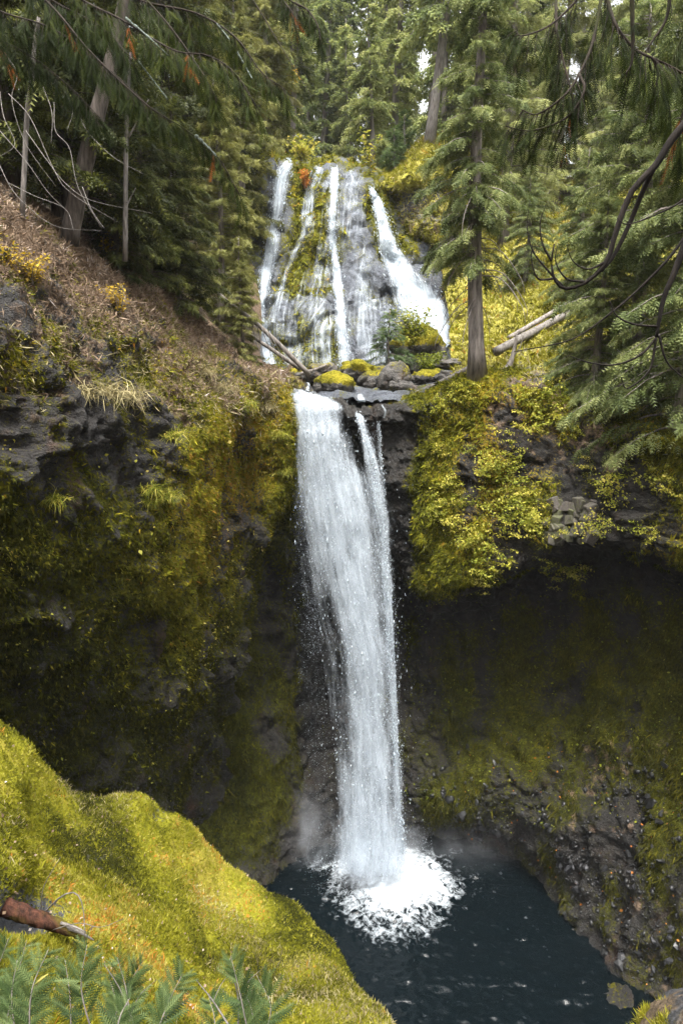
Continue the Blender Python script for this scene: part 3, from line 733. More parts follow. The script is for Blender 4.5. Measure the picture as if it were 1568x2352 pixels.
M['veil'] = fall_mat('water_veil', su=9, sv=.30, fine=30, fv=.07, lo=.36, hi=.78, top=.85)
M['film'] = fall_mat('water_film', su=5, sv=.16, fine=15, fv=.05, lo=.40, hi=.74, top=.7)
b = NT('water_drops')
pb = b.n('BsdfPrincipled', {'Base Color': (.62, .69, .75, 1), 'Roughness': .4})
tb = b.n('BsdfTranslucent', {'Color': (.62, .69, .75, 1)})
M['drops'] = b.done(b.n('MixShader', {0: .4, 1: pb.outputs[0], 2: tb.outputs[0]}).outputs[0])
def drop_template():
    V = [(-.5, .5, -.3), (.5, .5, -.3), (0, .5, .5), (0, -1, 0)]
    F = [(0, 2, 1), (0, 1, 3), (1, 2, 3), (2, 0, 3)]
    return np.array(V, float), np.array(F, int)
DROP = drop_template()
def fall_frame(edges, y):
    """left and right edge pixel of the falling water at picture row y"""
    e = np.array(edges, float)
    return np.interp(y, e[:, 0], e[:, 1]), np.interp(y, e[:, 0], e[:, 2])
def fall_group(name, edges, depth, label, layers, ndrops, spray, mat='fall', nv=130, nu=34, bulge=.55, seed=0, dens_fn=None, group=None):
    """sheets and drops of one free fall: edges [(row, left, right)], depth [(row, metres)]"""
    rng = np.random.default_rng(100 + seed)
    e = np.array(edges, float); dep = np.array(depth, float)
    root = tag(empty(name, P((e[-1, 1] + e[-1, 2]) / 2, e[-1, 0], dep[-1, 1])), label, 'waterfall', group, 'structure')
    o0 = np.array(root.location)
    y = np.linspace(e[0, 0], e[-1, 0], nv)
    l, r = fall_frame(edges, y)
    d = np.interp(y, dep[:, 0], dep[:, 1])
    Vs, Fs, At, n = [], [], {'u': [], 'v': [], 'dens': [], 'layer': []}, 0
    for k, (off, grow, dd, *sh) in enumerate(layers):
        s = np.linspace(0, 1, nu)[None]
        wid = (r - l)[:, None]
        px = l[:, None] - grow * wid / 2 + s * wid * (1 + grow) + (sh[0] if sh else 0) * wid * sstep(1000, 1200, y)[:, None]
        D = d[:, None] + off - bulge * np.sin(np.pi * s) * np.minimum(1, wid / 90)
        p = P(px, y[:, None] + 0 * s, D)
        q = p.reshape(-1, 3)
        q = q + np.array([.16, .22, 0]) * np.stack([fbm(q * np.array([1.6, 1.6, .35]), 3, 1, 200 + seed + k), fbm(q * np.array([2.2, 2.2, .5]), 3, 1, 210 + seed + k), 0 * q[:, 0]], -1)
        prof = 1.12 - np.abs(2 * s - 1) ** 4.5
        dens = dd * prof + (0 if dens_fn is None else dens_fn(s, y[:, None] + 0 * s))
        u = s * wid * d[:, None] / 1568
        v = np.cumsum(np.concatenate([[0], np.linalg.norm(np.diff(p[:, nu // 2], axis=0), axis=1)]))
        v = (v ** .8 * 1.7)[:, None] + 0 * s
        Vs.append(q - o0); Fs.append(grid_faces(nv, nu) + n); n += nv * nu
        At['u'].append(u.ravel()); At['v'].append(v.ravel()); At['dens'].append(np.broadcast_to(dens, (nv, nu)).ravel()); At['layer'].append(np.full(nv * nu, 3.7 * k + seed))
    me = mesh_data('water_sheet', np.concatenate(Vs), np.concatenate(Fs), M[mat], {k: np.concatenate(v) for k, v in At.items()}, smooth=True)
    link('water_sheet', me, root)
    if ndrops:
        m = int(ndrops * 2.6)
        yy = rng.uniform(e[0, 0] + 8, e[-1, 0], m); ss = rng.normal(.5, .27, m)
        ll, rr = fall_frame(edges, yy)
        px = ll + ss * (rr - ll); dd = np.interp(yy, dep[:, 0], dep[:, 1]) - bulge * np.sin(np.pi * np.clip(ss, 0, 1)) * np.minimum(1, (rr - ll) / 90) - .12 + rng.normal(0, .16, m)
        pos = P(px, yy, dd)
        c = fbm(pos * np.array([3.2, 3.2, .55]), 3, 1, 220 + seed)
        keep = (c + rng.normal(0, .25, m) > .0)
        if dens_fn is not None: keep &= rng.random(m) < 1.0 + 1.6 * dens_fn(ss, yy)
        pos = pos[keep][:ndrops]; k = len(pos)
        w = rng.lognormal(-4.9, .5, k); ln = w * rng.uniform(1.5, 4.5, k)
        Y = unit(np.stack([rng.normal(0, .10, k), rng.normal(0, .1, k), -np.ones(k)], -1))
        X, Y, Z = frames(Y, unit(rng.normal(size=(k, 3)) * np.array([1, 1, .1])))
        A1 = inst(DROP, pos - o0, X, Y, Z, ln, .5, w / ln)
        parts = [A1]
        for (ya, yb, la, lb, ra, rb, cnt, dD) in spray:
            t = rng.random(cnt); yy = ya + (yb - ya) * t
            a = la + (lb - la) * t; b_ = ra + (rb - ra) * t
            px = a + (b_ - a) * rng.beta(1.7, 1.3, cnt)
            pos = P(px, yy, np.interp(yy, dep[:, 0], dep[:, 1]) + dD + rng.normal(0, .25, cnt))
            w = rng.lognormal(-5.3, .4, cnt)
            X, Y, Z = frames(unit(np.stack([rng.normal(0, .2, cnt), rng.normal(0, .2, cnt), -np.ones(cnt)], -1)), rdir(cnt, rng))
            parts.append(inst(DROP, pos - o0, X, Y, Z, w * rng.uniform(1, 2.6, cnt), .5, .55))
        V, F, T = join(parts)
        o = link('flying_drops', mesh_data('flying_drops', V, F, M['drops']), root); o['kind'] = 'stuff'
    return root

zd = 19.6 / math.tan(math.atan((2055 - 1176) / 1568) + PITCH)
fall_depth = [(890, 26.6), (915, 25.9), (935, 25.45), (1000, 25.1), (1200, 24.7), (1500, 24.4), (1800, 24.2), (2060, zd)]
main_edges = [(892, 642, 690), (915, 648, 765), (935, 655, 812), (960, 658, 808), (1000, 660, 826), (1060, 667, 854), (1120, 677, 874), (1200, 690, 892), (1300, 705, 901), (1400, 722, 907), (1500, 744, 912), (1600, 756, 916), (1700, 766, 921), (1800, 773, 925), (1900, 777, 930), (1960, 775, 936), (2010, 768, 944), (2060, 765, 950)]
def main_dens(s, y):
    g = -.16 * np.exp(-((s - .80) / .05) ** 2) * sstep(980, 1100, y) * (1 - sstep(1800, 1950, y))        # thin gap between the two strands
    g = g - .35 * np.exp(-((s - .22) / .10) ** 2) * sstep(1250, 1450, y) * (1 - sstep(1650, 1850, y))
    g = g - .5 * np.exp(-((s - 1.0) / .25) ** 2) * sstep(930, 950, y) * (1 - sstep(1040, 1110, y))
    return g + .10 * sstep(1850, 1960, y) - .75 * sstep(1985, 2060, y)
fall_group('lower_waterfall', main_edges, fall_depth, 'tall white lower waterfall plunging from the ledge into the pool', [(.55, .45, .20, -.22), (.45, .30, .30, -.08), (.28, .14, .48), (.05, .06, .60), (-.15, .0, .52), (-.4, -.06, .40)], 8000,
           [(960, 1500, 672, 700, 705, 745, 2500, .1), (1150, 1950, 665, 695, 720, 775, 3500, .2), (1300, 1950, 895, 922, 905, 940, 700, .1), (1900, 2060, 700, 690, 990, 1010, 4000, -.2)], dens_fn=main_dens, seed=1)
fall_group('side_waterfall', [(944, 812, 832), (970, 818, 842), (1000, 826, 850), (1060, 838, 868), (1120, 850, 880), (1180, 862, 888), (1260, 872, 896), (1400, 880, 903), (1600, 892, 911), (1800, 904, 922), (1960, 912, 936)],
           [(944, 25.4), (970, 25.0), (1060, 24.6), (1260, 24.4), (1960, 24.0)], 'narrow white side stream pouring over the lip just right of the main lower fall', [(.1, .15, .52), (-.1, 0, .60)], 4500,
           [(960, 1200, 850, 872, 862, 890, 500, .1)], bulge=.2, seed=2, nv=130, nu=18)
fall_group('thin_waterfall', [(958, 864, 872), (1000, 868, 877), (1060, 870, 882), (1120, 876, 886), (1180, 882, 890)], [(958, 25.1), (1180, 24.9)], 'thin thread of water trickling down the wet rock right of the lower fall',
           [(0, .2, .45)], 250, [], mat='veil', bulge=.05, seed=3, nv=50, nu=8)

def veil(name, path, label, surf=('upper_rock',), off=.16, nu=22, nv=110, dens=.75, ndrops=0, seed=0, layers=2, edge=1.7, mat='veil'):
    """a sheet of water that clings to the rock: path [(px, py, half width in px)]"""
    rng = np.random.default_rng(300 + seed)
    c = spline(path, nv)
    t = np.gradient(c[:, :2], axis=0); t /= np.linalg.norm(t, axis=1)[:, None]
    side = np.stack([-t[:, 1], t[:, 0]], -1)
    side *= np.sign(side[:, :1] + 1e-9)
    s = np.linspace(-1, 1, nu)
    D = np.zeros((nv, nu)); PX = np.zeros((nv, nu)); PY = np.zeros((nv, nu))
    for i in range(nv):
        for j in range(nu):
            x, y = c[i, 0] + side[i, 0] * s[j] * c[i, 2], c[i, 1] + side[i, 1] * s[j] * c[i, 2]
            h = hit(x, y, surf)
            PX[i, j], PY[i, j] = x, y
            D[i, j] = h[0][1] if h is not None else np.nan
    med = np.nanmedian(D)
    for i in range(nv):
        row = D[i]
        if np.all(np.isnan(row)): D[i] = D[i - 1] if i else med
        else: D[i] = np.where(np.isnan(row), np.nanmean(row), row)
    for _ in range(3):
        D[1:-1] = np.minimum(D[1:-1], .25 * D[:-2] + .5 * D[1:-1] + .25 * D[2:])
        D[:, 1:-1] = np.minimum(D[:, 1:-1] + .05, .25 * D[:, :-2] + .5 * D[:, 1:-1] + .25 * D[:, 2:])
    root = tag(empty(name, P(c[-1, 0], c[-1, 1], D[-1, nu // 2])), label, 'waterfall', None, 'structure')
    o0 = np.array(root.location)
    Vs, Fs, At, n = [], [], {'u': [], 'v': [], 'dens': [], 'layer': []}, 0
    for k in range(layers):
        p = P(PX, PY, D - off - .16 * k)
        wid = c[:, 2:3] * 2 * D.mean() / 1568
        u = (s[None] * .5 + .5) * wid
        v = np.cumsum(np.concatenate([[0], np.linalg.norm(np.diff(p[:, nu // 2], axis=0), axis=1)]))[:, None] + 0 * u
        prof = 1 - np.abs(s)[None] ** edge
        q = p.reshape(-1, 3) + np.array([.05, .10, 0]) * fbm(p.reshape(-1, 3) * np.array([2, 2, .6]), 3, 1, 310 + seed)[:, None]
        Vs.append(q - o0); Fs.append(grid_faces(nv, nu) + n); n += nv * nu
        At['u'].append(u.ravel()); At['v'].append(v.ravel()); At['dens'].append((dens * prof + 0 * u).ravel() + .35 * fbm(q * np.array([1, 1, .5]), 3, .8, 320 + seed)); At['layer'].append(np.full(nv * nu, 2.9 * k + seed))
    link('water_sheet', mesh_data('water_sheet', np.concatenate(Vs), np.concatenate(Fs), M[mat], {k: np.concatenate(v) for k, v in At.items()}, smooth=True), root)
    if ndrops:
        i = rng.integers(0, nv - 1, ndrops); j = np.clip(rng.normal(nu / 2, nu * .24, ndrops), 0, nu - 1).astype(int)
        p = P(PX[i, j] + rng.normal(0, 2, ndrops), PY[i, j] + rng.normal(0, 3, ndrops), D[i, j] - off - .3 * rng.random(ndrops))
        w = rng.lognormal(-4.2, .45, ndrops)
        X, Y, Z = frames(unit(np.stack([t[i, 0] + rng.normal(0, .1, ndrops), rng.normal(0, .1, ndrops), -t[i, 1]], -1)), rdir(ndrops, rng))
        V, F, T = inst(DROP, p - o0, X, Y, Z, w * rng.uniform(1.5, 4, ndrops), .5, .4)
        o = link('flying_drops', mesh_data('flying_drops', V, F, M['drops']), root); o['kind'] = 'stuff'
    return root
veil('upper_waterfall', [(768, 385, 12), (768, 430, 13), (764, 500, 11), (764, 560, 12), (772, 620, 15), (778, 680, 17), (784, 740, 18), (790, 800, 19), (792, 850, 20)], 'bright central stream of the upper falls dropping straight behind the boulders', dens=.85, ndrops=1200, seed=11)
veil('upper_waterfall', [(852, 432, 6), (868, 470, 15), (882, 520, 22), (896, 580, 29), (922, 630, 42), (954, 690, 62), (996, 740, 78), (1036, 788, 80)], 'broad white stream of the upper falls fanning out to the right over the rock', surf=('upper_rock', 'mossy_outcrop'), dens=.92, ndrops=2000, seed=12, nu=34)
veil('upper_waterfall', [(668, 366, 14), (650, 400, 24), (640, 450, 24), (630, 510, 22), (622, 570, 22), (612, 630, 20), (602, 690, 16), (596, 730, 14)], 'white stream of the upper falls farthest to the left, half hidden by cedar sprays', dens=.72, ndrops=900, seed=13)
veil('upper_waterfall', [(735, 384, 16), (718, 430, 24), (708, 480, 20), (698, 530, 15), (682, 560, 13), (666, 600, 11), (652, 640, 11), (638, 690, 12), (626, 740, 12)], 'thin veil of the upper falls curving left around the mossy rock rib', dens=.5, seed=14)
veil('upper_waterfall', [(800, 392, 20), (815, 440, 16), (818, 500, 13), (820, 560, 18), (828, 620, 30), (834, 680, 34), (838, 740, 34), (838, 800, 30)], 'pale thin veil of the upper falls just right of the central stream', dens=.42, seed=15)
veil('upper_waterfall', [(588, 690, 14), (598, 740, 20), (608, 790, 22), (618, 838, 22)], 'short white cascade below the left stream, behind the fallen log', dens=.95, ndrops=400, seed=16)
veil('upper_waterfall', [(715, 680, 40), (700, 740, 62), (700, 790, 66), (705, 845, 66)], 'fine ribbons of water over the mossy lower step of the upper rock face', dens=.5, mat='film', seed=17, layers=1, nu=46, edge=6)
veil('upper_waterfall', [(850, 690, 44), (862, 740, 52), (866, 800, 56), (866, 850, 50)], 'fine film of water over the lower rock step right of the central stream', dens=.5, mat='film', seed=18, layers=1, nu=40, edge=6)
veil('upper_waterfall', [(640, 600, 16), (645, 660, 26), (640, 720, 34), (640, 780, 36)], 'faint film of water on the dark rock left of the mossy step', dens=.5, mat='film', seed=19, layers=1, nu=30, edge=6)
veil('upper_waterfall', [(745, 560, 26), (740, 610, 22), (745, 660, 26)], 'faint film of water left of the central stream above the step', dens=.5, mat='film', seed=20, layers=1, nu=24, edge=6)

veil('upper_waterfall', [(772, 392, 70), (766, 450, 80), (766, 520, 84), (768, 600, 100), (768, 680, 118), (772, 760, 128), (776, 848, 128)], 'wide thin film of water threads over the whole face of the upper rock', dens=.42, seed=22, layers=1, mat='film', nu=70, nv=130, edge=8, off=.10)

# ---- mist over the pool
def mist(loc, scale, dens, label, seed):
    V, F = _sph
    b = NT('drifting_mist')
    tc = b.n('TexCoord').outputs['Object']
    g = b.n('TexGradient', {'Vector': tc}, gradient_type='SPHERICAL').outputs['Fac']
    nz = b.n('TexNoise', {'Vector': b.n('Mapping', {'Vector': tc, 'Location': (seed, 0, 0)}).outputs[0], 'Scale': 2.2, 'Detail': 4, 'Roughness': .6}).outputs['Fac']
    d = b.math('MULTIPLY', b.math('MULTIPLY', b.math('POWER', g, 1.4), b.mapr(nz, .38, .68)), dens)
    v = b.n('VolumePrincipled', {'Color': (.9, .94, 1, 1), 'Density': d})
    b.t.links.new(v.outputs[0], b.out.inputs['Volume'])
    o = link('mist', mesh_data('mist', V, F, b.m)); o.location = tuple(float(c) for c in loc); o.scale = scale
    tag(o, label, 'mist', kind='stuff')
import bmesh as _bm
_b = _bm.new(); _bm.ops.create_icosphere(_b, subdivisions=3, radius=1.0); _b.verts.ensure_lookup_table()
_sph = (np.array([v.co[:] for v in _b.verts]), np.array([[v.index for v in f.verts] for f in _b.faces])); _b.free()
mist(BASE + np.array([.0, -.1, .9]), (2.3, 1.8, 2.4), .95, 'white mist rising round the foot of the lower fall', 1.0)
mist(BASE + np.array([-3.0, 1.5, 1.3]), (1.3, 1.0, 2.6), .55, 'pale puff of mist against the dark wall left of the fall foot', 4.0)
mist(BASE + np.array([3.6, 1.8, .7]), (3.4, 2.0, 1.5), .16, 'thin mist drifting over the pool right of the fall foot', 7.0)
# ------------------------------------------------------------------ trees
CEDAR = spray_template(4, .46, .17, .30, .22, taper=.6)
FIR = spray_template(5, .42, .13, .10, .18, taper=.7)
FAR = spray_template(3, .42, .30, .15, .25)
NEEDLE = spray_template(11, .17, .036, .14, .10, taper=.55)
FROND = spray_template(9, .34, .10, .35, .08, taper=.65)

def conifer(seed, H, r0, lo, Lmax, nb, per, T, fs, rise=.1, droop=.45, hang=.5, lean=0.0, shape=.8, spread=.32, trunk_sides=8, limb=True, warp=0.0, tint=(.15, .85), bushy=.0):
    rng = np.random.default_rng(seed)
    n = 14
    z = np.linspace(0, H, n)
    ax = np.stack([lean * z + .012 * H * np.sin(z / H * 5 + seed), .010 * H * np.cos(z / H * 4 + seed), z], -1)
    ax -= ax[0]
    rad = r0 * (1 - z / H) ** .85 + .02
    rad[0] *= 1.35
    tr = [tube(ax, rad, trunk_sides, .5)]
    t = np.sort(rng.random(nb) ** .9)
    zb = lo * H + t * (1 - lo) * H * .99
    base = np.stack([np.interp(zb, z, ax[:, k]) for k in range(3)], -1)
    az = rng.random(nb) * 2 * np.pi
    L = Lmax * (np.clip(1 - t, 0, 1) ** shape * np.minimum(1, .65 + t * 2.2) + .05) * rng.uniform(.55, 1.12, nb)
    out = np.stack([np.cos(az), np.sin(az), 0 * az], -1)
    lat = np.stack([-np.sin(az), np.cos(az), 0 * az], -1)
    rs = rise * rng.uniform(.5, 1.6, nb) + .5 * t ** 3; dr = droop * rng.uniform(.7, 1.3, nb) * (1 - .6 * t)
    if limb:
        for i in range(nb):
            s = np.linspace(0, .95, 4)
            p = base[i] + out[i] * L[i] * s[:, None]
            p[:, 2] += (rs[i] * s - dr[i] * s * s) * L[i]
            tr.append(tube(p, np.linspace(.018 + .012 * L[i], .006, 4) * (.6 + r0), 3, .5, cap=False))
    cnt = np.maximum((per * (L / Lmax) * rng.uniform(.7, 1.2, nb)).astype(int), 5)
    b = np.repeat(np.arange(nb), cnt); k = len(b)
    s = .12 + .9 * rng.random(k) ** .75
    side = rng.choice([-1.0, 1.0], k)
    off = rng.random(k) * spread * (1.05 - s) * side
    pos = base[b] + out[b] * (L[b] * s)[:, None] + lat[b] * (off * L[b])[:, None]
    pos[:, 2] += (rs[b] * s - dr[b] * s * s) * L[b] - hang * rng.random(k) ** 2 * fs - np.abs(off) * L[b] * .25 + bushy * rng.normal(0, 1, k)
    d = out[b] * rng.uniform(.25, .9, k)[:, None] + lat[b] * (side * rng.uniform(.2, .9, k))[:, None]
    d += .3 * rng.normal(size=(k, 3))
    d[:, 2] += rs[b] * .5 - 1.6 * dr[b] * s - hang * rng.uniform(.2, 1.0, k)
    X, Y, Z = frames(unit(d), unit(np.array([0, 0, 1.0]) + .6 * rng.normal(size=(k, 3))))
    tt = tint[0] + (tint[1] - tint[0]) * np.clip(.5 + .24 * rng.normal(size=k) + .30 * (rng.random(nb)[b] - .5) * 2, 0, 1)
    cr = inst(T, pos, X, Y, Z, fs * rng.uniform(.65, 1.35, k), tt)
    return join(tr), cr
def tree_meshes(args, bark, leaf):
    tr, cr = conifer(**args)
    return mesh_data('trunk', tr[0], tr[1], M[bark], smooth=True), mesh_data('crown', cr[0], cr[1], M[leaf], {'tint': cr[2]})
def plant_tree(name, meshes, loc, rz, scale, label, cat='tree', group=None, tilt=(0, 0)):
    r = tag(empty(name, loc), label, cat, group)
    r.rotation_euler = (tilt[0], tilt[1], rz)
    r.scale = scale if isinstance(scale, tuple) else (scale,) * 3
    link('trunk', meshes[0], r); link('crown', meshes[1], r)
    return r
def ground(px, py, names, D=None):
    h = hit(px, py, names)
    return h[0] if h is not None else P(px, py, D)
def far_ground(x, y):
    return np.array([x, y, float(far_z(np.array(x), np.array(y))) - .3])

# -- the far forest above the upper falls
far_protos = [
    tree_meshes(dict(seed=1, H=36, r0=.42, lo=.22, Lmax=2.9, nb=150, per=80, T=FAR, fs=.62, rise=.05, droop=.35, hang=.35), 'farbark', 'fir'),
    tree_meshes(dict(seed=2, H=40, r0=.48, lo=.30, Lmax=3.0, nb=150, per=80, T=FAR, fs=.62, rise=.1, droop=.4, hang=.4), 'farbark', 'fir'),
    tree_meshes(dict(seed=3, H=30, r0=.34, lo=.10, Lmax=2.8, nb=160, per=80, T=FAR, fs=.60, rise=.0, droop=.35, hang=.45), 'farbark', 'fir'),
    tree_meshes(dict(seed=4, H=24, r0=.26, lo=.05, Lmax=2.9, nb=140, per=75, T=FAR, fs=.58, rise=.05, droop=.4, hang=.5), 'farbark', 'fir'),
    tree_meshes(dict(seed=5, H=38, r0=.40, lo=.45, Lmax=2.7, nb=110, per=75, T=FAR, fs=.62, rise=.1, droop=.4, hang=.4), 'farbark', 'fir'),
]
rng = np.random.default_rng(21)
far_labels = ['tall full crowned fir', 'very tall fir with bare lower trunk', 'fir branched almost to the ground', 'smaller bushy fir', 'slender fir with only a high crown']
spots = []
tries = 0
while len(spots) < 54 and tries < 4000:
    tries += 1
    Y = rng.uniform(50, 92); px = rng.uniform(430, 1420)
    X = (px - 784) / 1568 * Y * .98
    if Y < 56 and 640 < px < 880: continue
    if all((X - a) ** 2 + (Y - c) ** 2 > 5.0 for a, c in spots): spots.append((X, Y))
spots += [((pxx - 784) / 1568 * Y * .98, Y) for pxx, Y in ((965, 63), (665, 60), (1010, 58), (982, 72))]
spots.sort(key=lambda s: s[0] / s[1])
for i, (X, Y) in enumerate(spots):
    k = int(rng.integers(0, 5))
    if Y < 58 and k in (1, 4): k = 3
    plant_tree('fir_tree', far_protos[k], far_ground(X, Y), rng.random() * 6.28, rng.uniform(.8, 1.12), '%s, %s from the left in the far forest' % (far_labels[k], ordinal(i + 1)), 'fir tree', 'firs of the far forest above the falls', (rng.normal(0, .015), rng.normal(0, .015)))

# -- single trees that stand out
t = tree_meshes(dict(seed=31, H=30, r0=.30, lo=.22, Lmax=3.6, nb=120, per=90, T=FAR, fs=.65, rise=.1, droop=.45, hang=.5, lean=.06), 'palebark', 'fir')
plant_tree('fir_tree', t, ground(985, 336, ('mossy_outcrop',), 45) + np.array([0, .5, -.3]), 0, 1, 'leaning fir with a pale bare trunk on top of the mossy outcrop', 'fir tree')
t = tree_meshes(dict(seed=32, H=4.6, r0=.08, lo=.03, Lmax=1.35, nb=85, per=40, T=FIR, fs=.32, rise=.25, droop=.25, hang=.1), 'farbark', 'silver')
plant_tree('young_fir', t, far_ground(*P(930, 350, 47.5)[:2]) + np.array([0, 0, .3]), 0, 1, 'small silvery green young fir beside the leaning fir at the forest edge', 'fir tree')
t = tree_meshes(dict(seed=33, H=2.6, r0=.06, lo=.03, Lmax=1.2, nb=60, per=36, T=FIR, fs=.3, rise=.2, droop=.3, hang=.1), 'farbark', 'silver')
plant_tree('young_fir', t, ground(905, 395, ('mossy_outcrop',), 45.2), 1, 1, 'low pale young fir on the left shoulder of the mossy outcrop', 'fir tree')

# -- the cedar with a bare trunk on the ledge
BIGC = np.array(ground(1096, 862, ('hillside', 'gorge_wall', 'stream_bed'), 27.5)) + np.array([0, 0, -.25])
t = tree_meshes(dict(seed=41, H=17.5, r0=.27, lo=.20, Lmax=2.0, nb=200, per=130, T=CEDAR, fs=.25, rise=-.05, droop=.4, hang=.5, lean=-.012, shape=.6, trunk_sides=14), 'bark', 'cedar')
plant_tree('cedar_tree', t, BIGC, .4, 1, 'cedar with a stout bare grey trunk on the ledge right of the boulders', 'cedar tree')
# -- tall cedars behind it on the hillside
cedar_a = tree_meshes(dict(seed=42, H=20, r0=.36, lo=.04, Lmax=3.9, nb=180, per=130, T=CEDAR, fs=.38, rise=.05, droop=.35, hang=.4, shape=.7), 'bark', 'palecedar')
cedar_b = tree_meshes(dict(seed=43, H=14, r0=.30, lo=.0, Lmax=3.7, nb=230, per=170, T=CEDAR, fs=.27, rise=.0, droop=.4, hang=.5, bushy=.06, shape=.6), 'bark', 'cedar')
for (px, py, D, pr, sc, lab) in [
    (1150, 560, 41, cedar_a, 1.0, 'tall pale cedar rising behind the bare trunked cedar'),
    (1270, 470, 42, cedar_a, .95, 'tall cedar higher up the mossy hillside, third from the ledge'),
    (1080, 420, 47, cedar_a, .9, 'tall cedar directly behind the mossy outcrop'),
    (1420, 430, 40, cedar_a, 1.0, 'high cedar at the top of the hillside above the fallen logs'),
    (1560, 400, 36, cedar_a, 1.1, 'high cedar at the top of the hillside, partly out of view'),
    (1440, 900, 24, cedar_b, .92, 'broad drooping cedar at the edge of the overhanging right cliff'),
    (1560, 985, 20.2, cedar_b, .98, 'broad drooping cedar at the cliff edge, cut by the frame'),
    (1360, 925, 24.0, cedar_b, .50, 'low cedar skirt between the moss slope and the broad drooping cedars'),
    (1330, 690, 33, cedar_b, .5, 'smaller cedar between the golden moss slope and the drooping cedars'),
    (1205, 640, 37, cedar_b, .42, 'low dark cedar on the moss slope right of the bare trunk')]:
    plant_tree('cedar_tree', pr, np.array(ground(px, py, ('hillside',), D)) - np.array([0, 0, .3]), px * .37, sc, lab, 'cedar tree')

# -- the dark forest on the left slope
hem_a = tree_meshes(dict(seed=51, H=19, r0=.24, lo=.03, Lmax=3.4, nb=190, per=130, T=CEDAR, fs=.32, rise=.05, droop=.35, hang=.4, bushy=.05, shape=.6), 'hembark', 'darkhemlock')
hem_b = tree_meshes(dict(seed=52, H=13, r0=.22, lo=.0, Lmax=3.2, nb=190, per=130, T=CEDAR, fs=.30, rise=.1, droop=.35, hang=.35, bushy=.05, shape=.55), 'hembark', 'darkhemlock')
yel_a = tree_meshes(dict(seed=53, H=16, r0=.26, lo=.0, Lmax=2.9, nb=210, per=135, T=CEDAR, fs=.31, rise=.1, droop=.35, hang=.4, bushy=.05, shape=.6), 'bark', 'yellowcedar')
for (px, py, D, pr, sc, lab) in [
    (150, 520, 24, hem_a, 1.05, 'dark hemlock with a visible grey trunk at the top of the littered slope'),
    (30, 430, 22, hem_a, 1.0, 'dark hemlock above the brown slope at the picture edge'),
    (265, 600, 25, hem_b, .55, 'low dense dark green hemlock behind the yellow shrub'),
    (345, 640, 26.5, hem_b, .62, 'bushy dark hemlock overhanging the littered slope'),
    (415, 700, 29.5, hem_b, .58, 'yellow tinged bushy hemlock above the broken log'),
    (90, 380, 29, hem_a, 1.1, 'dark hemlock in the second row behind the brown slope'),
    (250, 400, 31, hem_a, 1.1, 'tall dark hemlock in the second row above the yellow shrub'),
    (400, 450, 34, hem_a, 1.0, 'tall hemlock in the second row next to the yellow green cedars'),
    (505, 740, 34, yel_a, .66, 'yellow green cedar leaning over the fallen log beside the upper falls'),
    (560, 830, 31.5, yel_a, .33, 'small yellow green cedar at the foot of the left stream'),
    (470, 640, 33, yel_a, .9, 'tall yellow green cedar left of the upper falls'),
    (560, 560, 41, yel_a, .95, 'yellow green cedar whose sprays cover the edge of the left stream'),
    (470, 380, 42, hem_a, 1.0, 'tall hemlock behind the yellow green cedars'),
    (610, 372, 50, yel_a, .95, 'yellow green cedar at the crest beside the left stream'),
    (540, 330, 52, hem_a, 1.1, 'tall hemlock on the crest left of the upper falls')]:
    g = ground(px, py, ('wooded_slope', 'left_cliff'), D)
    if g[1] > D + 8 or g[1] < D - 8: g = P(px, py, D)
    plant_tree('hemlock_tree' if pr in (hem_a, hem_b) else 'cedar_tree', pr, np.array(g) - np.array([0, 0, .4]), px * .53, sc, lab, 'hemlock tree' if pr in (hem_a, hem_b) else 'cedar tree')

rg = np.random.default_rng(33)
for o in [o for o in SC.objects if o.get('label', '').startswith('cedar with a stout bare')]:
    for i in range(26):
        h = rg.uniform(2.6, 6.8); a = rg.choice([-1, 1]) * rg.uniform(.0, 1.1) + (math.pi if rg.random() < .5 else 0); l = rg.uniform(.5, 1.7)
        d = np.array([math.cos(a), math.sin(a), 0])
        q = spline([np.array([0, 0, h]) - d * .0 + np.array([-.012 * h, 0, 0]), d * l * .5 + np.array([0, 0, h - .12 * l]), d * l + np.array([0, 0, h - .75 * l + rg.normal(0, .1)]), d * l * 1.1 + np.array([0, 0, h - 1.2 * l])], 10)
        V, F, T = tube(q, np.linspace(.024, .006, 10), 4)
        link('dead_branch', mesh_data('dead_branch', V, F, M['bark'], smooth=True), o)

# -- unseen firs added round the viewer to block sky light from the gorge
for i, (x, y, k, lab) in enumerate([(-9, -9, 1, 'unseen fir added on the near slope to block sky, first left of the viewer'), (-3.5, -13, 0, 'unseen fir added on the near slope to block sky, behind the viewer and to the left'), (4, -11, 1, 'unseen fir added on the near slope to block sky, behind the viewer and to the right'), (10, -10, 0, 'unseen fir added on the near slope to block sky, first right of the viewer'),
                              (-15, -14, 0, 'unseen fir added higher on the near slope to block sky, far left'), (0, -19, 1, 'unseen fir added higher on the near slope to block sky, straight behind the viewer'), (16, -15, 1, 'unseen fir added higher on the near slope to block sky, far right'), (8, -20, 0, 'unseen fir added in the second row of the near slope to block sky, right'), (-8, -20, 1, 'unseen fir added in the second row of the near slope to block sky, left')]):
    plant_tree('fir_tree', far_protos[k], (x, y, float(near_z(np.array(x), np.array(y))) - .3), i * 1.1, 1.0, lab, 'fir tree')
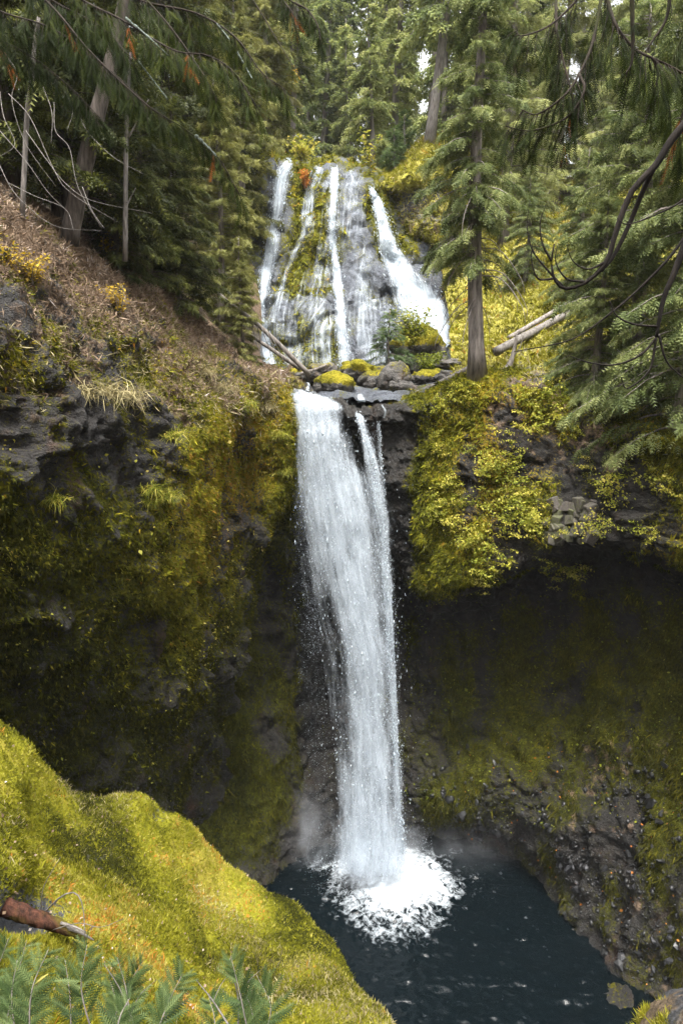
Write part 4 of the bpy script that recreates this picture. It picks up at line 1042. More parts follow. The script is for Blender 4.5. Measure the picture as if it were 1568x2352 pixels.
# ------------------------------------------------------------------ stones, boulders, logs
LEAF = leaf_template()
def ico(sub):
    import bmesh
    bm = bmesh.new(); bmesh.ops.create_icosphere(bm, subdivisions=sub, radius=1.0)
    bm.verts.ensure_lookup_table()
    V = np.array([v.co[:] for v in bm.verts]); F = np.array([[v.index for v in f.verts] for f in bm.faces]); bm.free()
    return V, F
ICO5, ICO2, ICO1 = ico(4), ico(2), ico(1)
def rock_mesh(seed, dims, mat, moss=.5, base=ICO5, rough=.35, ang=0.0, name='boulder'):
    V, F = base
    p = V.copy()
    f = facets(p, 1.1, (1, 1, 1), seed) * rough * .6 + fbm(p, 3, .9, seed) * rough + .25 * rough * facets(p, 3.0, (1, 1, 1), seed + .5)
    p = p * (1 + f)[:, None]
    n = unit(p)
    p = p * np.array(dims)
    m = np.clip(sstep(-.25, .65, n[:, 2]) * moss * 1.5 + .45 * fbm(p, 3, 1.3, seed + 1) - .15, 0, 1) if moss else np.zeros(len(p))
    p = p + n * (.05 * m)[:, None]
    return mesh_data(name, p, F, M[mat], {'moss': m, 'litter': 0 * m, 'wet': np.full(len(p), .4), 'warm': .5 + .4 * fbm(p, 2, .7, seed + 2)}, smooth=True)
def put(name, me, loc, rot, label, cat, group=None, kind=None, parent=None):
    o = link(name, me, parent); o.location = tuple(float(c) for c in loc); o.rotation_euler = rot
    return tag(o, label, cat, group, kind)
for i, (px, py, D, w, h, dp, moss, ry, lab) in enumerate([
    (765, 888, 28.3, 46, 30, .75, .85, .1, 'rounded moss covered boulder in the stream, nearest to the lip of the lower fall'),
    (742, 852, 30.5, 34, 18, .6, .5, -.2, 'flat brown topped boulder behind the rounded mossy one'),
    (722, 866, 30, 24, 14, .5, .4, .3, 'small dark boulder at the head of the little side cascade'),
    (818, 858, 31, 42, 27, .8, .8, .1, 'wide yellow mossed boulder right below the central stream'),
    (868, 872, 30, 40, 26, .6, .55, -.1, 'dark boulder with a thin moss cap between the wide one and the tilted slab'),
    (905, 872, 29.3, 34, 40, .7, .35, .5, 'tilted grey slab of rock with a mossy upper face'),
    (935, 895, 28.6, 42, 17, .6, .15, .35, 'low bare grey rock at the foot of the tilted slab'),
    (962, 806, 33.5, 58, 55, 1.2, .9, .0, 'large mossy boulder crowned by the leafy bush'),
    (1040, 838, 31.5, 42, 13, .8, .12, .0, 'flat wet grey rock beside the fallen thin log'),
    (1032, 868, 30, 40, 16, .6, .2, .1, 'dark wet rock under the flat grey one'),
    (985, 872, 30.5, 42, 24, .7, .7, .0, 'dark mossy boulder beneath the leafy bush'),
    (800, 900, 29.5, 26, 16, .5, .3, .0, 'small dark boulder next to the rounded mossy one'),
    (690, 862, 30.6, 30, 15, .6, .6, .0, 'low mossy rock at the foot of the broken log'),
    (1068, 800, 34, 24, 20, .6, .5, .0, 'dark rock at the end of the right hand cascade'),
]):
    k = D / 1568
    me = rock_mesh(400 + i * 3.1, (w * k, max(dp, w * k * .7), h * k), 'boulder', moss)
    put('boulder', me, P(px, py, D), (0, ry, i * 1.3 if ry == 0 else 0), lab, 'boulder', 'boulders in the stream between the falls')
me = rock_mesh(470, (.62, .6, .72), 'cliff', .42)
put('boulder', me, P(1418, 2312, 19.3), (0, .2, .4), 'grey green rounded boulder at the water edge beside the trail ledge', 'boulder')

# pale blocks in the cliff and stones on the scree, pieces of the gorge wall
GW = SURF['gorge_wall'].o
rng = np.random.default_rng(61)
def block_mesh(seed):
    V = np.array([(x, y, z) for x in (-1, 1) for y in (-1, 1) for z in (-1, 1)], float)
    r = np.random.default_rng(seed)
    V = V + r.normal(0, .17, V.shape)
    import bmesh
    bm = bmesh.new()
    vs = [bm.verts.new(v) for v in V]
    bmesh.ops.convex_hull(bm, input=vs)
    bmesh.ops.bevel(bm, geom=bm.edges[:], offset=.10, segments=1, affect='EDGES')
    me = bpy.data.meshes.new('stone'); bm.to_mesh(me); bm.free(); me.materials.append(M['stone'])
    return me
b = NT('pale_basalt')
n1 = b.noise(3, 5, .6); n2 = b.noise(20, 4, .65)
orand = b.n('ObjectInfo').outputs['Random']
c = b.ramp(b.math('ADD', b.math('MULTIPLY', n1, .5), b.math('MULTIPLY', n2, .5)), [(.35, (.03, .026, .023)), (.65, (.14, .12, .105))])
c = b.mix(b.mapr(b.math('ADD', n1, b.math('MULTIPLY', orand, .3)), .6, .8), c, (.06, .065, .02))
M['stone'] = b.done(b.n('BsdfPrincipled', {'Base Color': c, 'Roughness': .7, 'Normal': b.bump(n2, .6, .03)}).outputs[0])
b = NT('dark_scree')
n1 = b.noise(5, 5, .6)
orand = b.n('ObjectInfo').outputs['Random']
c = b.ramp(b.math('ADD', b.math('MULTIPLY', n1, .5), b.math('MULTIPLY', orand, .5)), [(.3, (.008, .008, .008)), (.65, (.026, .026, .028)), (.9, (.085, .085, .09))])
M['scree'] = b.done(b.n('BsdfPrincipled', {'Base Color': c, 'Roughness': .45}).outputs[0])
blocks = [block_mesh(k) for k in range(6)]
for i in range(46):
    px = 1250 + 112 * rng.random(); py = 1152 + 92 * rng.random()
    h = hit(px, py, ('gorge_wall',))
    s = rng.uniform(.08, .16)
    o = put('stone', blocks[i % 6], h[0] + h[1] * s * .1, (rng.normal(0, .25), rng.normal(0, .25), rng.normal(.5, .4)), None, None, parent=GW)
    o.scale = (s * rng.uniform(.7, 1.2), s, s * rng.uniform(.8, 1.7))
scr = []
for k in range(5):
    m = rock_mesh(480 + k, (1, .8, .55), 'scree', 0, ICO1, .5, name='stone'); m.polygons.foreach_set('use_smooth', np.zeros(len(m.polygons), bool)); scr.append(m)
S = SURF['gorge_wall']
sx, sy = project(S.p)
wt = sstep(1640, 1900, sy) * (sx > 935) * (S.p[:, 2] > POOL_Z - .1) * (.3 + sstep(.0, .4, fbm(S.p, 3, .6, 62)))
pos, nor, vi = scatter(S, 240, wt, rng)
for i in range(240):
    s = rng.lognormal(-2.1, .45)
    o = put('stone', scr[i % 5], pos[i] + nor[i] * s * .2, tuple(rng.uniform(0, 6, 3)), None, None, parent=GW)
    o.scale = (s, s * rng.uniform(.6, 1), s * rng.uniform(.6, 1))
pos, nor, vi = scatter(S, 2200, wt, rng)
s = rng.lognormal(-2.9, .5, 2200)
X, Y, Z = frames(rdir(2200, rng), rdir(2200, rng))
V, F, T = inst((ICO1[0] * np.array([1, .7, .45]), ICO1[1]), pos, X, Y, Z, s, .5)
tag(link('rubble', mesh_data('rubble', V, F, M['scree'])), 'dark wet rubble on the scree beside the pool', 'rubble', kind='stuff')

def log(name, pts, radii, mat, label, cat, branches=(), bmat=None, sides=10, n=16, grp=None):
    """a fallen trunk with its dead branches: pts [(px, py, D)], branches [pts, radius]"""
    c = spline([P(*p) for p in pts], n)
    r = np.interp(np.linspace(0, 1, n), np.linspace(0, 1, len(radii)), radii)
    root = tag(empty(name, c[0]), label, cat, grp)
    V, F, T = tube(c - c[0], r, sides)
    if mat == 'redwood':
        V = V + .026 * (fbm(V * np.array([.8, 5, 5]), 4, 4.0, 5, ridged=True) - .3)[:, None] * unit(V - np.repeat(np.concatenate([c, c[:1], c[-1:]]), [sides] * n + [1, 1], 0) + c[0])
    V = V + .18 * np.interp(np.arange(len(V)), np.arange(n * sides), np.repeat(r, sides))[:, None] * np.stack([fbm(V, 2, 3, 1), fbm(V, 2, 3, 2), fbm(V, 2, 3, 3)], -1)
    link('trunk', mesh_data('trunk', V, F, M[mat], smooth=True), root)
    for bp, br in branches:
        q = spline([P(*p) for p in bp], 10)
        V, F, T = tube(q - c[0], np.linspace(br, br * .35, 10), 5)
        link('branch', mesh_data('branch', V, F, M[bmat or mat], smooth=True), root)
    return root
tw = [([(530, 705, 28.3), (533, 740, 28.3), (538, 770, 28.3)], .018), ([(560, 728, 28.3), (560, 770, 28.3), (556, 800, 28.3)], .018), ([(590, 745, 28.3), (600, 790, 28.4), (604, 830, 28.4)], .02), ([(600, 752, 28.3), (618, 800, 28.4), (628, 850, 28.4)], .02),
      ([(612, 762, 28.3), (630, 800, 28.3), (640, 838, 28.3)], .02), ([(622, 770, 28.3), (645, 815, 28.3), (662, 852, 28.3)], .02), ([(575, 735, 28.3), (590, 790, 28.4), (612, 860, 28.3)], .018), ([(640, 782, 28.3), (655, 812, 28.3), (690, 850, 28.3)], .018),
      ([(505, 683, 28.3), (530, 690, 28.3), (556, 675, 28.3)], .014), ([(580, 738, 28.3), (610, 728, 28.4), (640, 735, 28.3)], .014)]
log('fallen_log', [(466, 638, 28.4), (520, 690, 28.4), (580, 735, 28.4), (640, 790, 28.5), (712, 862, 28.6)], [.05, .07, .085, .10, .11], 'deadwood', 'broken grey log with thin dead branches slanting down to the stream below the left cascade', 'log', tw, 'palebark')
log('fallen_log', [(575, 770, 29.2), (620, 800, 29), (690, 848, 28.8)], [.06, .08, .09], 'deadwood', 'shorter grey log lying just under the long broken log', 'log')
log('fallen_log', [(1138, 808, 29.0), (1200, 775, 29.8), (1306, 718, 31.2)], [.19, .18, .15], 'palebark', 'pale barkless log lying across the golden moss slope', 'log')
log('fallen_log', [(1168, 776, 30.8), (1230, 740, 31.6), (1300, 698, 32.6)], [.11, .11, .09], 'bark', 'thin dark log lying above the pale barkless log', 'log')
log('fallen_log', [(952, 906, 27.2), (1010, 880, 27.7), (1082, 842, 28.6)], [.11, .12, .10], 'deadwood', 'thin grey log leaning from the lip of the ledge up to the bare trunked cedar', 'log')
log('fallen_log', [(690, 858, 29.6), (720, 850, 29.6), (750, 838, 29.8)], [.06, .06, .05], 'bark', 'short thin branch stuck between the boulders and the broken log', 'log')
log('dead_snag', [(1152, 862, 27.0), (1166, 845, 27.1), (1178, 812, 27.2), (1187, 762, 27.4)], [.20, .13, .085, .03], 'deadwood', 'grey dead snag leaning right of the bare trunked cedar', 'dead tree',
    [([(1175, 822, 27.2), (1192, 800, 27.2), (1205, 762, 27.3)], .03), ([(1190, 805, 27.2), (1200, 815, 27.1), (1222, 840, 26.9)], .012)])
roots = []
for i in range(16):
    x0 = 1092 + 62 * rng.random(); y0 = 862 + 6 * rng.random()
    roots.append(([(x0, y0, 26.8), (x0 + rng.normal(0, 9), y0 + 12, 26.3), (x0 + rng.normal(4, 16), y0 + rng.uniform(22, 46), 26.2)], rng.uniform(.02, .05)))
log('tree_roots', [(1075, 862, 27.1), (1110, 858, 26.7), (1150, 864, 26.6), (1205, 868, 26.4)], [.05, .11, .10, .04], 'bark', 'bare roots hanging over the undercut bank below the cedar and the snag', 'roots', roots)
log('rotten_log', [(-160, 2040, 5.75), (0, 2084, 5.75), (95, 2112, 5.78), (200, 2152, 5.85)], [.085, .08, .068, .03], 'redwood', 'rotten reddish log lying in a dark hollow of the mossy bank', 'log',
    [([(150, 2130, 5.80), (185, 2142, 5.78), (216, 2160, 5.78)], .022), ([(140, 2120, 5.78), (175, 2130, 5.75), (198, 2142, 5.75)], .016), ([(95, 2105, 5.9), (100, 2040, 5.8), (140, 1968, 5.7)], .006), ([(95, 2105, 5.9), (140, 2060, 5.7), (175, 2052, 5.6), (192, 2090, 5.6), (196, 2170, 5.5)], .009), ([(110, 2140, 5.8), (180, 2120, 5.5), (230, 2130, 5.4), (285, 2110, 5.4)], .005)], 'deadwood', sides=18, n=46)

# ------------------------------------------------------------------ moss, grass and litter that nobody could count
def cover(name, S, n, wt, T, size, mat, label, cat, hang=.0, up=.5, tint=(.5, .22), jit=.5, seed=0, lift=0.0, wnoise=1.0, ws=None):
    r = np.random.default_rng(600 + seed)
    pos, nor, vi = scatter(S, n, wt, r)
    d = nor * .6 + np.array([0, 0, up - hang]) + jit * r.normal(size=(n, 3))
    X, Y, Z = frames(unit(d), unit(nor + .8 * r.normal(size=(n, 3))))
    tt = np.clip(tint[0] + tint[1] * r.normal(size=n) * .6 + 1.8 * tint[1] * wnoise * fbm(pos, 3, 1.0, seed + 5), 0, 1)
    tt = np.clip(tt + .55 * (S.A['warm'][vi] - .5), 0, 1)
    V, F, T_ = inst(T, pos + nor * lift, X, Y, Z, size * r.lognormal(0, .35, n), tt, ws)
    return tag(link(name, mesh_data(name, V, F, M[mat], {'tint': T_})), label, cat, kind='stuff')
BLADE = blade_template()
TUFT = (np.array([(-.16, 0, 0), (.16, 0, 0), (.05, 1, .1), (-.45, .75, .2), (.5, .7, -.15), (0, .1, .2)], float), np.array([(0, 1, 2), (0, 5, 3), (5, 1, 4)], int))
TUFT = (TUFT[0][[0, 1, 2, 3, 5]], np.array([(0, 1, 2), (0, 4, 3)], int))
S = SURF['mossy_bank']
sx, sy = project(S.p)
near = np.clip(9.0 / np.maximum(S.p[:, 1], 2.2), .5, 3) ** 2 * (sy < 2500) * (sx > -120)
gm = np.clip(S.A['moss'], 0, 1)
cover('moss', S, 120000, near * gm ** 2, TUFT, .032, 'bright_tuft', 'short bright yellow green moss covering the bank', 'moss', up=.35, tint=(.46, .26), seed=1, wnoise=1.7)
cover('grass', S, 50000, near * gm ** 2 * sstep(-.1, .45, fbm(S.p, 3, .7, 611)), BLADE, .042, 'bright_tuft', 'fine yellowish grass blades growing in the moss of the bank', 'grass', up=.9, tint=(.66, .22), jit=.42, seed=2, ws=.55, wnoise=1.4)
cover('dry_grass', S, 9000, near * gm * sstep(.05, .45, fbm(S.p, 3, .55, 613)), BLADE, .055, 'dry', 'pale straw coloured grass in patches on the bank', 'grass', up=.6, tint=(.6, .3), jit=.6, seed=30, ws=.45)
cover('fallen_leaves', S, 900, near, LEAF, .028, 'litter', 'small brown leaves and twigs lying on the mossy bank', 'leaves', up=.1, tint=(.55, .3), seed=3, lift=.03)
S = SURF['left_cliff']
sx, sy = project(S.p)
vis = (sx > -60) * (sx < 720) * (S.p[:, 1] > 8)
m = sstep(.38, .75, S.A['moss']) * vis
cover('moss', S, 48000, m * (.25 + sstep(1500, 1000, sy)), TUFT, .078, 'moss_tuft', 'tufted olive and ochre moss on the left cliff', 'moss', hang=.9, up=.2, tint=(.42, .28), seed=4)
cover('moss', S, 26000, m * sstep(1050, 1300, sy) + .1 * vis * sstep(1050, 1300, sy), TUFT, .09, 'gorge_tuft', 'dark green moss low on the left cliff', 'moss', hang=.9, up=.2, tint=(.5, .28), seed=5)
cover('litter', S, 45000, sstep(.35, .7, S.A['litter']) * vis * (sy < 960), BLADE, .13, 'litter', 'brown needles and twigs strewn over the left slope', 'litter', up=.0, tint=(.5, .28), jit=1.0, seed=6, ws=.8)
cover('dry_grass', S, 6000, vis * sstep(.35, .6, S.A['moss']) * sstep(700, 780, sy) * sstep(1010, 930, sy), BLADE, .15, 'dry', 'pale dry grass drooping along the brow of the left cliff', 'grass', hang=.5, up=.2, tint=(.5, .3), seed=7, ws=.45)
cover('leaves', S, 1500, vis * (sy > 1000) * (.2 + sstep(-.1, .5, fbm(S.p, 3, .5, 612))), LEAF, .06, 'leafy', 'scattered little bright leaves growing on the dark left cliff', 'leaves', up=.1, hang=.3, tint=(.75, .2), seed=8, lift=.05)
S = SURF['gorge_wall']
sx, sy = project(S.p)
vis = (sx > 420) * (sx < 1620) * (S.p[:, 2] > POOL_Z)
m = sstep(.38, .75, S.A['moss']) * vis
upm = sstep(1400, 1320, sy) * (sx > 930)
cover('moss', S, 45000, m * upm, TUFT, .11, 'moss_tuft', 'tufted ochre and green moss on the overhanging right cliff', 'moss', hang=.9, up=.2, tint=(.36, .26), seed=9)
cover('moss', S, 40000, m * (1 - upm), BLADE, .15, 'gorge_tuft', 'hanging moss, coloured darker for shade, on the hollowed gorge wall', 'moss', hang=1.3, up=.2, tint=(.48, .26), jit=.35, seed=10)
cover('leaves', S, 1600, vis * sstep(1250, 1500, sy) * (sx > 900) * (sy < 1900), LEAF, .07, 'leafy', 'scattered small green leaves on the shaded right gorge wall', 'leaves', hang=.3, up=.1, tint=(.35, .25), seed=11, lift=.05)
cover('fallen_leaves', S, 130, vis * sstep(1600, 1800, sy) * (sx > 1050), LEAF, .07, 'orange', 'orange and brown fallen leaves on the dark scree', 'leaves', up=.1, tint=(.4, .3), seed=12, lift=.05)
for nm, sc_, cnt in (('hillside', .17, 45000), ('mossy_outcrop', .18, 18000)):
    S = SURF[nm]
    sx, sy = project(S.p)
    vis = (sx > 820) * (sx < 1620) * (S.p[:, 1] > 12)
    cover('moss', S, cnt, (.15 + sstep(.4, .7, S.A['moss'])) * vis, TUFT, sc_, 'slope_tuft' if 'slope_tuft' in M else 'bright_tuft', 'golden green moss and short grass on the ' + nm.replace('_', ' '), 'moss', up=.3, hang=.2, tint=(.5, .26), seed=13 + cnt % 7)
    cover('dry_grass', S, cnt // 5, (.1 + S.A['litter']) * vis, BLADE, sc_ * 1.3, 'dry', 'pale dry grass scattered over the ' + nm.replace('_', ' '), 'grass', up=.3, hang=.4, tint=(.45, .3), seed=14 + cnt % 7, ws=.5)
S = SURF['upper_rock']
sx, sy = project(S.p)
cover('moss', S, 9000, sstep(.45, .75, S.A['moss']) * (sx > 520) * (sx < 1100), TUFT, .22, 'moss_tuft', 'yellow green moss clumps on the wet upper rock face', 'moss', hang=.8, up=.2, tint=(.55, .25), seed=16)
S = SURF['rock_ledge']
cover('grass', S, 2600, sstep(.35, .6, S.A['moss']), BLADE, .06, 'bright_tuft', 'yellow green grass fringing the ledge at the lower right', 'grass', up=.7, tint=(.6, .25), seed=17, ws=.4)

# ------------------------------------------------------------------ ferns, shrubs, grass tussocks
def fern_mesh(seed, n, L, R=.62, T=LEAF, arch=.6, tint=(.35, .95), leaf='leafy', name='fern'):
    r = np.random.default_rng(700 + seed)
    az = r.random(n) * 2 * np.pi; el = r.uniform(-.7, .8, n)
    c = r.normal(0, 1, (7, 3)) * np.array([.42, .42, .30]) * R; k = r.integers(0, 7, n)
    pos = c[k] + r.normal(0, 1, (n, 3)) * np.array([.22, .22, .07]) * R
    d = np.stack([np.cos(az), np.sin(az), el - arch], -1)
    X, Y, Z = frames(unit(d), unit(np.array([0, 0, 1.0]) + .4 * r.normal(size=(n, 3))))
    t = tint[0] + (tint[1] - tint[0]) * r.random(n)
    V, F, T_ = inst(T, pos, X, Y, Z, L * r.uniform(.5, 1.0, n), t)
    return mesh_data(name, V, F, M[leaf], {'tint': T_})
ferns = [fern_mesh(k, 230, .115, tint=[(.3, .8), (.5, 1.0), (.1, .6), (.45, .9)][k % 4]) for k in range(6)]
spots = [(265,890),(300,960),(480,960),(560,1010),(620,1010),(690,920),(700,990),(530,1080),(580,1080),(700,1080),(710,1130),(640,1170),(690,1180),(350,1110),(370,1160),(300,1170),(330,1250),(360,1230),(300,1290),(400,1330),(440,1260),(590,1230),(570,1270),(450,1370),(460,1430),(540,1420),(700,1280),(760,1290),(690,1350),(740,1370),(800,1370),(810,1300),(760,1230),(770,660),(770,740),(760,800),(780,850),(900,640),(920,700),(960,790),(1000,850),(1060,1040),(1130,1130),(1200,1150),(1260,1090),(1400,1090),(1480,1140),(1540,1150),(1210,1210),(1100,1350),(1320,1380),(1390,1390),(1170,1370),(930,1390),(500,1590),(520,1640),(540,1520),(600,1530),(830,1540),(950,1550),(1000,1560),(890,1600),(240,870),(420,650),(330,720),(500,1000),(660,1220),(730,1200),(640,1110),(480,1400),(510,1450),(430,1420),(780,1340),(720,1240)]
for i, (zx, zy) in enumerate(spots):
    px, py = 879 + .4395 * zx, 612.5 + .4395 * zy
    h = hit(px, py, ('gorge_wall', 'hillside'))
    row = min(int((zy - 640) / 115), 8)
    mates = sorted(q for q in spots if min(int((q[1] - 640) / 115), 8) == row)
    kind = 'green leafy fern' if i % 6 in (0, 2) else 'yellow green leafy fern'
    lab = '%s on the mossy right cliff, %s from the fall, %s tier down' % (kind, ordinal(mates.index((zx, zy)) + 1), ordinal(row + 1))
    o = tag(empty('fern', h[0] + h[1] * .12), lab, 'fern', 'ferns growing on the mossy right cliff')
    o.rotation_euler = (rng.normal(0, .3), rng.normal(0, .3), rng.random() * 6.28)
    link('foliage', ferns[i % 6], o)
    s = rng.uniform(.6, 1.15); o.scale = (s, s, s)

def shrub(name, loc, H, R, nst, nleaf, lsize, mat, label, cat='shrub', seed=0, T=LEAF, bark='bark', tint=(.1, .95), squash=1.0, flat=.3):
    r = np.random.default_rng(800 + seed)
    root = tag(empty(name, loc), label, cat)
    st, tips = [], []
    for i in range(nst):
        a = r.random() * 6.28; q = R * r.uniform(.3, 1.0)
        end = np.array([math.cos(a) * q, math.sin(a) * q, H * r.uniform(.5, 1.0)])
        p = spline([np.zeros(3), end * np.array([.3, .3, .55]) + r.normal(0, .05 * H, 3), end], 8)
        st.append(tube(p, np.linspace(.02 * H ** .5, .004, 8), 5)); tips.append(p[2:])
    V, F, T_ = join(st)
    link('stems', mesh_data('stems', V, F, M[bark], smooth=True), root)
    tp = np.concatenate(tips)
    k = r.integers(0, len(tp), nleaf)
    pos = tp[k] + r.normal(0, 1, (nleaf, 3)) * np.array([R, R, H * .4]) * .17 * squash
    d = r.normal(size=(nleaf, 3)) * np.array([1, 1, .5]) + np.array([0, 0, -.2])
    X, Y, Z = frames(unit(d), unit(np.array([0, 0, 1.0]) + flat * r.normal(size=(nleaf, 3))))
    V, F, T_ = inst(T, pos, X, Y, Z, lsize * r.lognormal(0, .3, nleaf), tint[0] + (tint[1] - tint[0]) * r.random(nleaf))
    link('foliage', mesh_data('foliage', V, F, M[mat], {'tint': T_}), root)
    return root
shrub('leafy_bush', P(952, 815, 33.0), 2.1, 1.15, 16, 2600, .12, 'leafy', 'airy yellow green bush growing over the large mossy boulder below the upper falls', 'bush', 1, tint=(.0, .8))
shrub('leafy_bush', P(985, 862, 31.5), 1.0, .9, 12, 1500, .11, 'leafy', 'low dark green bush hanging beneath the airy bush, above the wet rocks', 'bush', 2, tint=(.0, .45))
t = tree_meshes(dict(seed=34, H=2.7, r0=.05, lo=.05, Lmax=1.25, nb=60, per=36, T=FIR, fs=.26, rise=.1, droop=.35, hang=.3), 'bark', 'silver')
plant_tree('young_hemlock', t, P(893, 850, 32.4), 0, 1, 'small pale green hemlock left of the airy bush below the upper falls', 'hemlock tree')
LC = ('left_cliff',)
for i, (px, py, H, R, nl, lab) in enumerate([
    (262, 560, .95, .65, 420, 'bright golden shrub at the edge of the dark hemlocks on the left slope'),
    (240, 590, .7, .4, 160, 'thin golden shrub just below the brightest one on the left slope'),
    (272, 720, .85, .42, 300, 'golden shrub lower down on the brow of the left slope'),
    (75, 645, .7, .55, 260, 'low yellow shrub on the left slope near the picture edge'),
    (15, 610, .7, .5, 220, 'yellow green shrub on the left slope, cut by the picture edge')]):
    g = hit(px, py, LC)
    shrub('golden_shrub', g[0] - np.array([0, 0, .1]), H, R, 8, int(nl * 1.7), .06, 'gold', lab, 'shrub', 10 + i)
g = hit(700, 428, ('upper_rock',))
shrub('orange_shrub', g[0] + np.array([0, -.3, -.2]), 1.0, .5, 6, 260, .13, 'orange', 'orange leaved shrub on the rock rib beside the left stream', 'shrub', 20)
shrub('golden_shrub', P(692, 372, 46.5), 1.5, 1.2, 9, 420, .2, 'leafy', 'yellow green shrub at the crest between the left stream and the main upper fall', 'shrub', 21, tint=(.5, 1))
shrub('golden_shrub', P(845, 405, 46.5), 2.6, .9, 7, 260, .2, 'leafy', 'thin yellowing shrub with bare pale stems right of the upper fall crest', 'shrub', 22, bark='palebark', tint=(.4, 1))
shrub('golden_shrub', P(660, 225, 52), 2.0, .9, 7, 260, .24, 'gold', 'autumn yellow leaves high in the firs left of the crest', 'shrub', 23)
def tussock(seed, n, L):
    r = np.random.default_rng(820 + seed)
    pos = r.normal(0, .22 * L, (n, 3)) * np.array([1.6, 1, .5])
    d = np.stack([r.normal(0, .8, n), r.normal(-.5, .5, n), r.normal(.25, .45, n)], -1)
    T = (np.array([(-.02, 0, 0), (.02, 0, 0), (-.017, .5, .03), (.017, .5, .03), (0, .95, -.42)], float), np.array([(0, 1, 3), (0, 3, 2), (2, 3, 4)], int))
    X, Y, Z = frames(unit(d), unit(np.array([0, 0, 1.0]) + .3 * r.normal(size=(n, 3))))
    return inst(T, pos, X, Y, Z, L * r.uniform(.5, 1.1, n), r.random(n))
for i, (px, py, L, mat, lab) in enumerate([
    (240, 905, .85, 'dry', 'large pale dry tussock drooping over the bare grey rock of the left cliff'), (300, 915, .7, 'dry', 'smaller dry tussock right of the large one on the left cliff'), (190, 900, .6, 'dry', 'dry tussock left of the large one on the left cliff'),
    (395, 1005, .55, 'leafy', 'green grass tussock at the top of the mossy edge of the left cliff'), (345, 1125, .55, 'leafy', 'green grass tussock on the grey rock face of the left cliff'), (385, 1140, .5, 'leafy', 'green tussock right of the one on the grey rock face'), (330, 1150, .45, 'leafy', 'low green tussock beneath the one on the grey rock face'),
    (505, 895, .6, 'dry', 'pale tussock at the brow above the orange brown moss'), (560, 930, .6, 'leafy', 'yellow green tussock on the brow near the lower fall lip'), (610, 935, .6, 'dry', 'pale tussock overhanging the cliff edge beside the lower fall'), (470, 860, .55, 'dry', 'pale tussock on the slope above the orange brown moss'), (650, 1080, .5, 'leafy', 'hanging green tussock on the cliff edge beside the lower fall'), (640, 1000, .5, 'leafy', 'green tussock higher on the cliff edge beside the lower fall'), (120, 1150, .5, 'leafy', 'green tussock low on the left cliff near the picture edge')]):
    g = hit(px, py, LC)
    V, F, T_ = tussock(i, 240, L * .72)
    put('grass_tussock', mesh_data('grass_tussock', V, F, M[mat], {'tint': T_}), g[0] + g[1] * .05, (0, 0, 0), lab, 'grass tussock', 'grass tussocks on the left cliff')
# little cascades among the boulders
veil('small_cascade', [(704, 866, 4), (708, 880, 5), (706, 897, 7)], 'little cascade left of the rounded mossy boulder', ('stream_bed', 'gorge_wall'), .5, nu=8, nv=24, dens=1.0, layers=1)
veil('small_cascade', [(826, 905, 9), (828, 914, 13), (830, 924, 15)], 'little white spill under the boulders at the lip right of the main fall', ('stream_bed', 'gorge_wall'), .55, nu=10, nv=20, dens=1.0, layers=1)
veil('small_cascade', [(1012, 846, 10), (1022, 858, 12), (1034, 872, 9)], 'little cascade beside the thin grey log', ('stream_bed', 'gorge_wall', 'hillside'), 1.2, nu=10, nv=20, dens=.9, layers=1)
veil('small_cascade', [(876, 930, 4), (884, 944, 6), (880, 960, 5)], 'thin trickle over the wet dark lip right of the side stream', ('gorge_wall',), .15, nu=8, nv=24, dens=.7, layers=1)
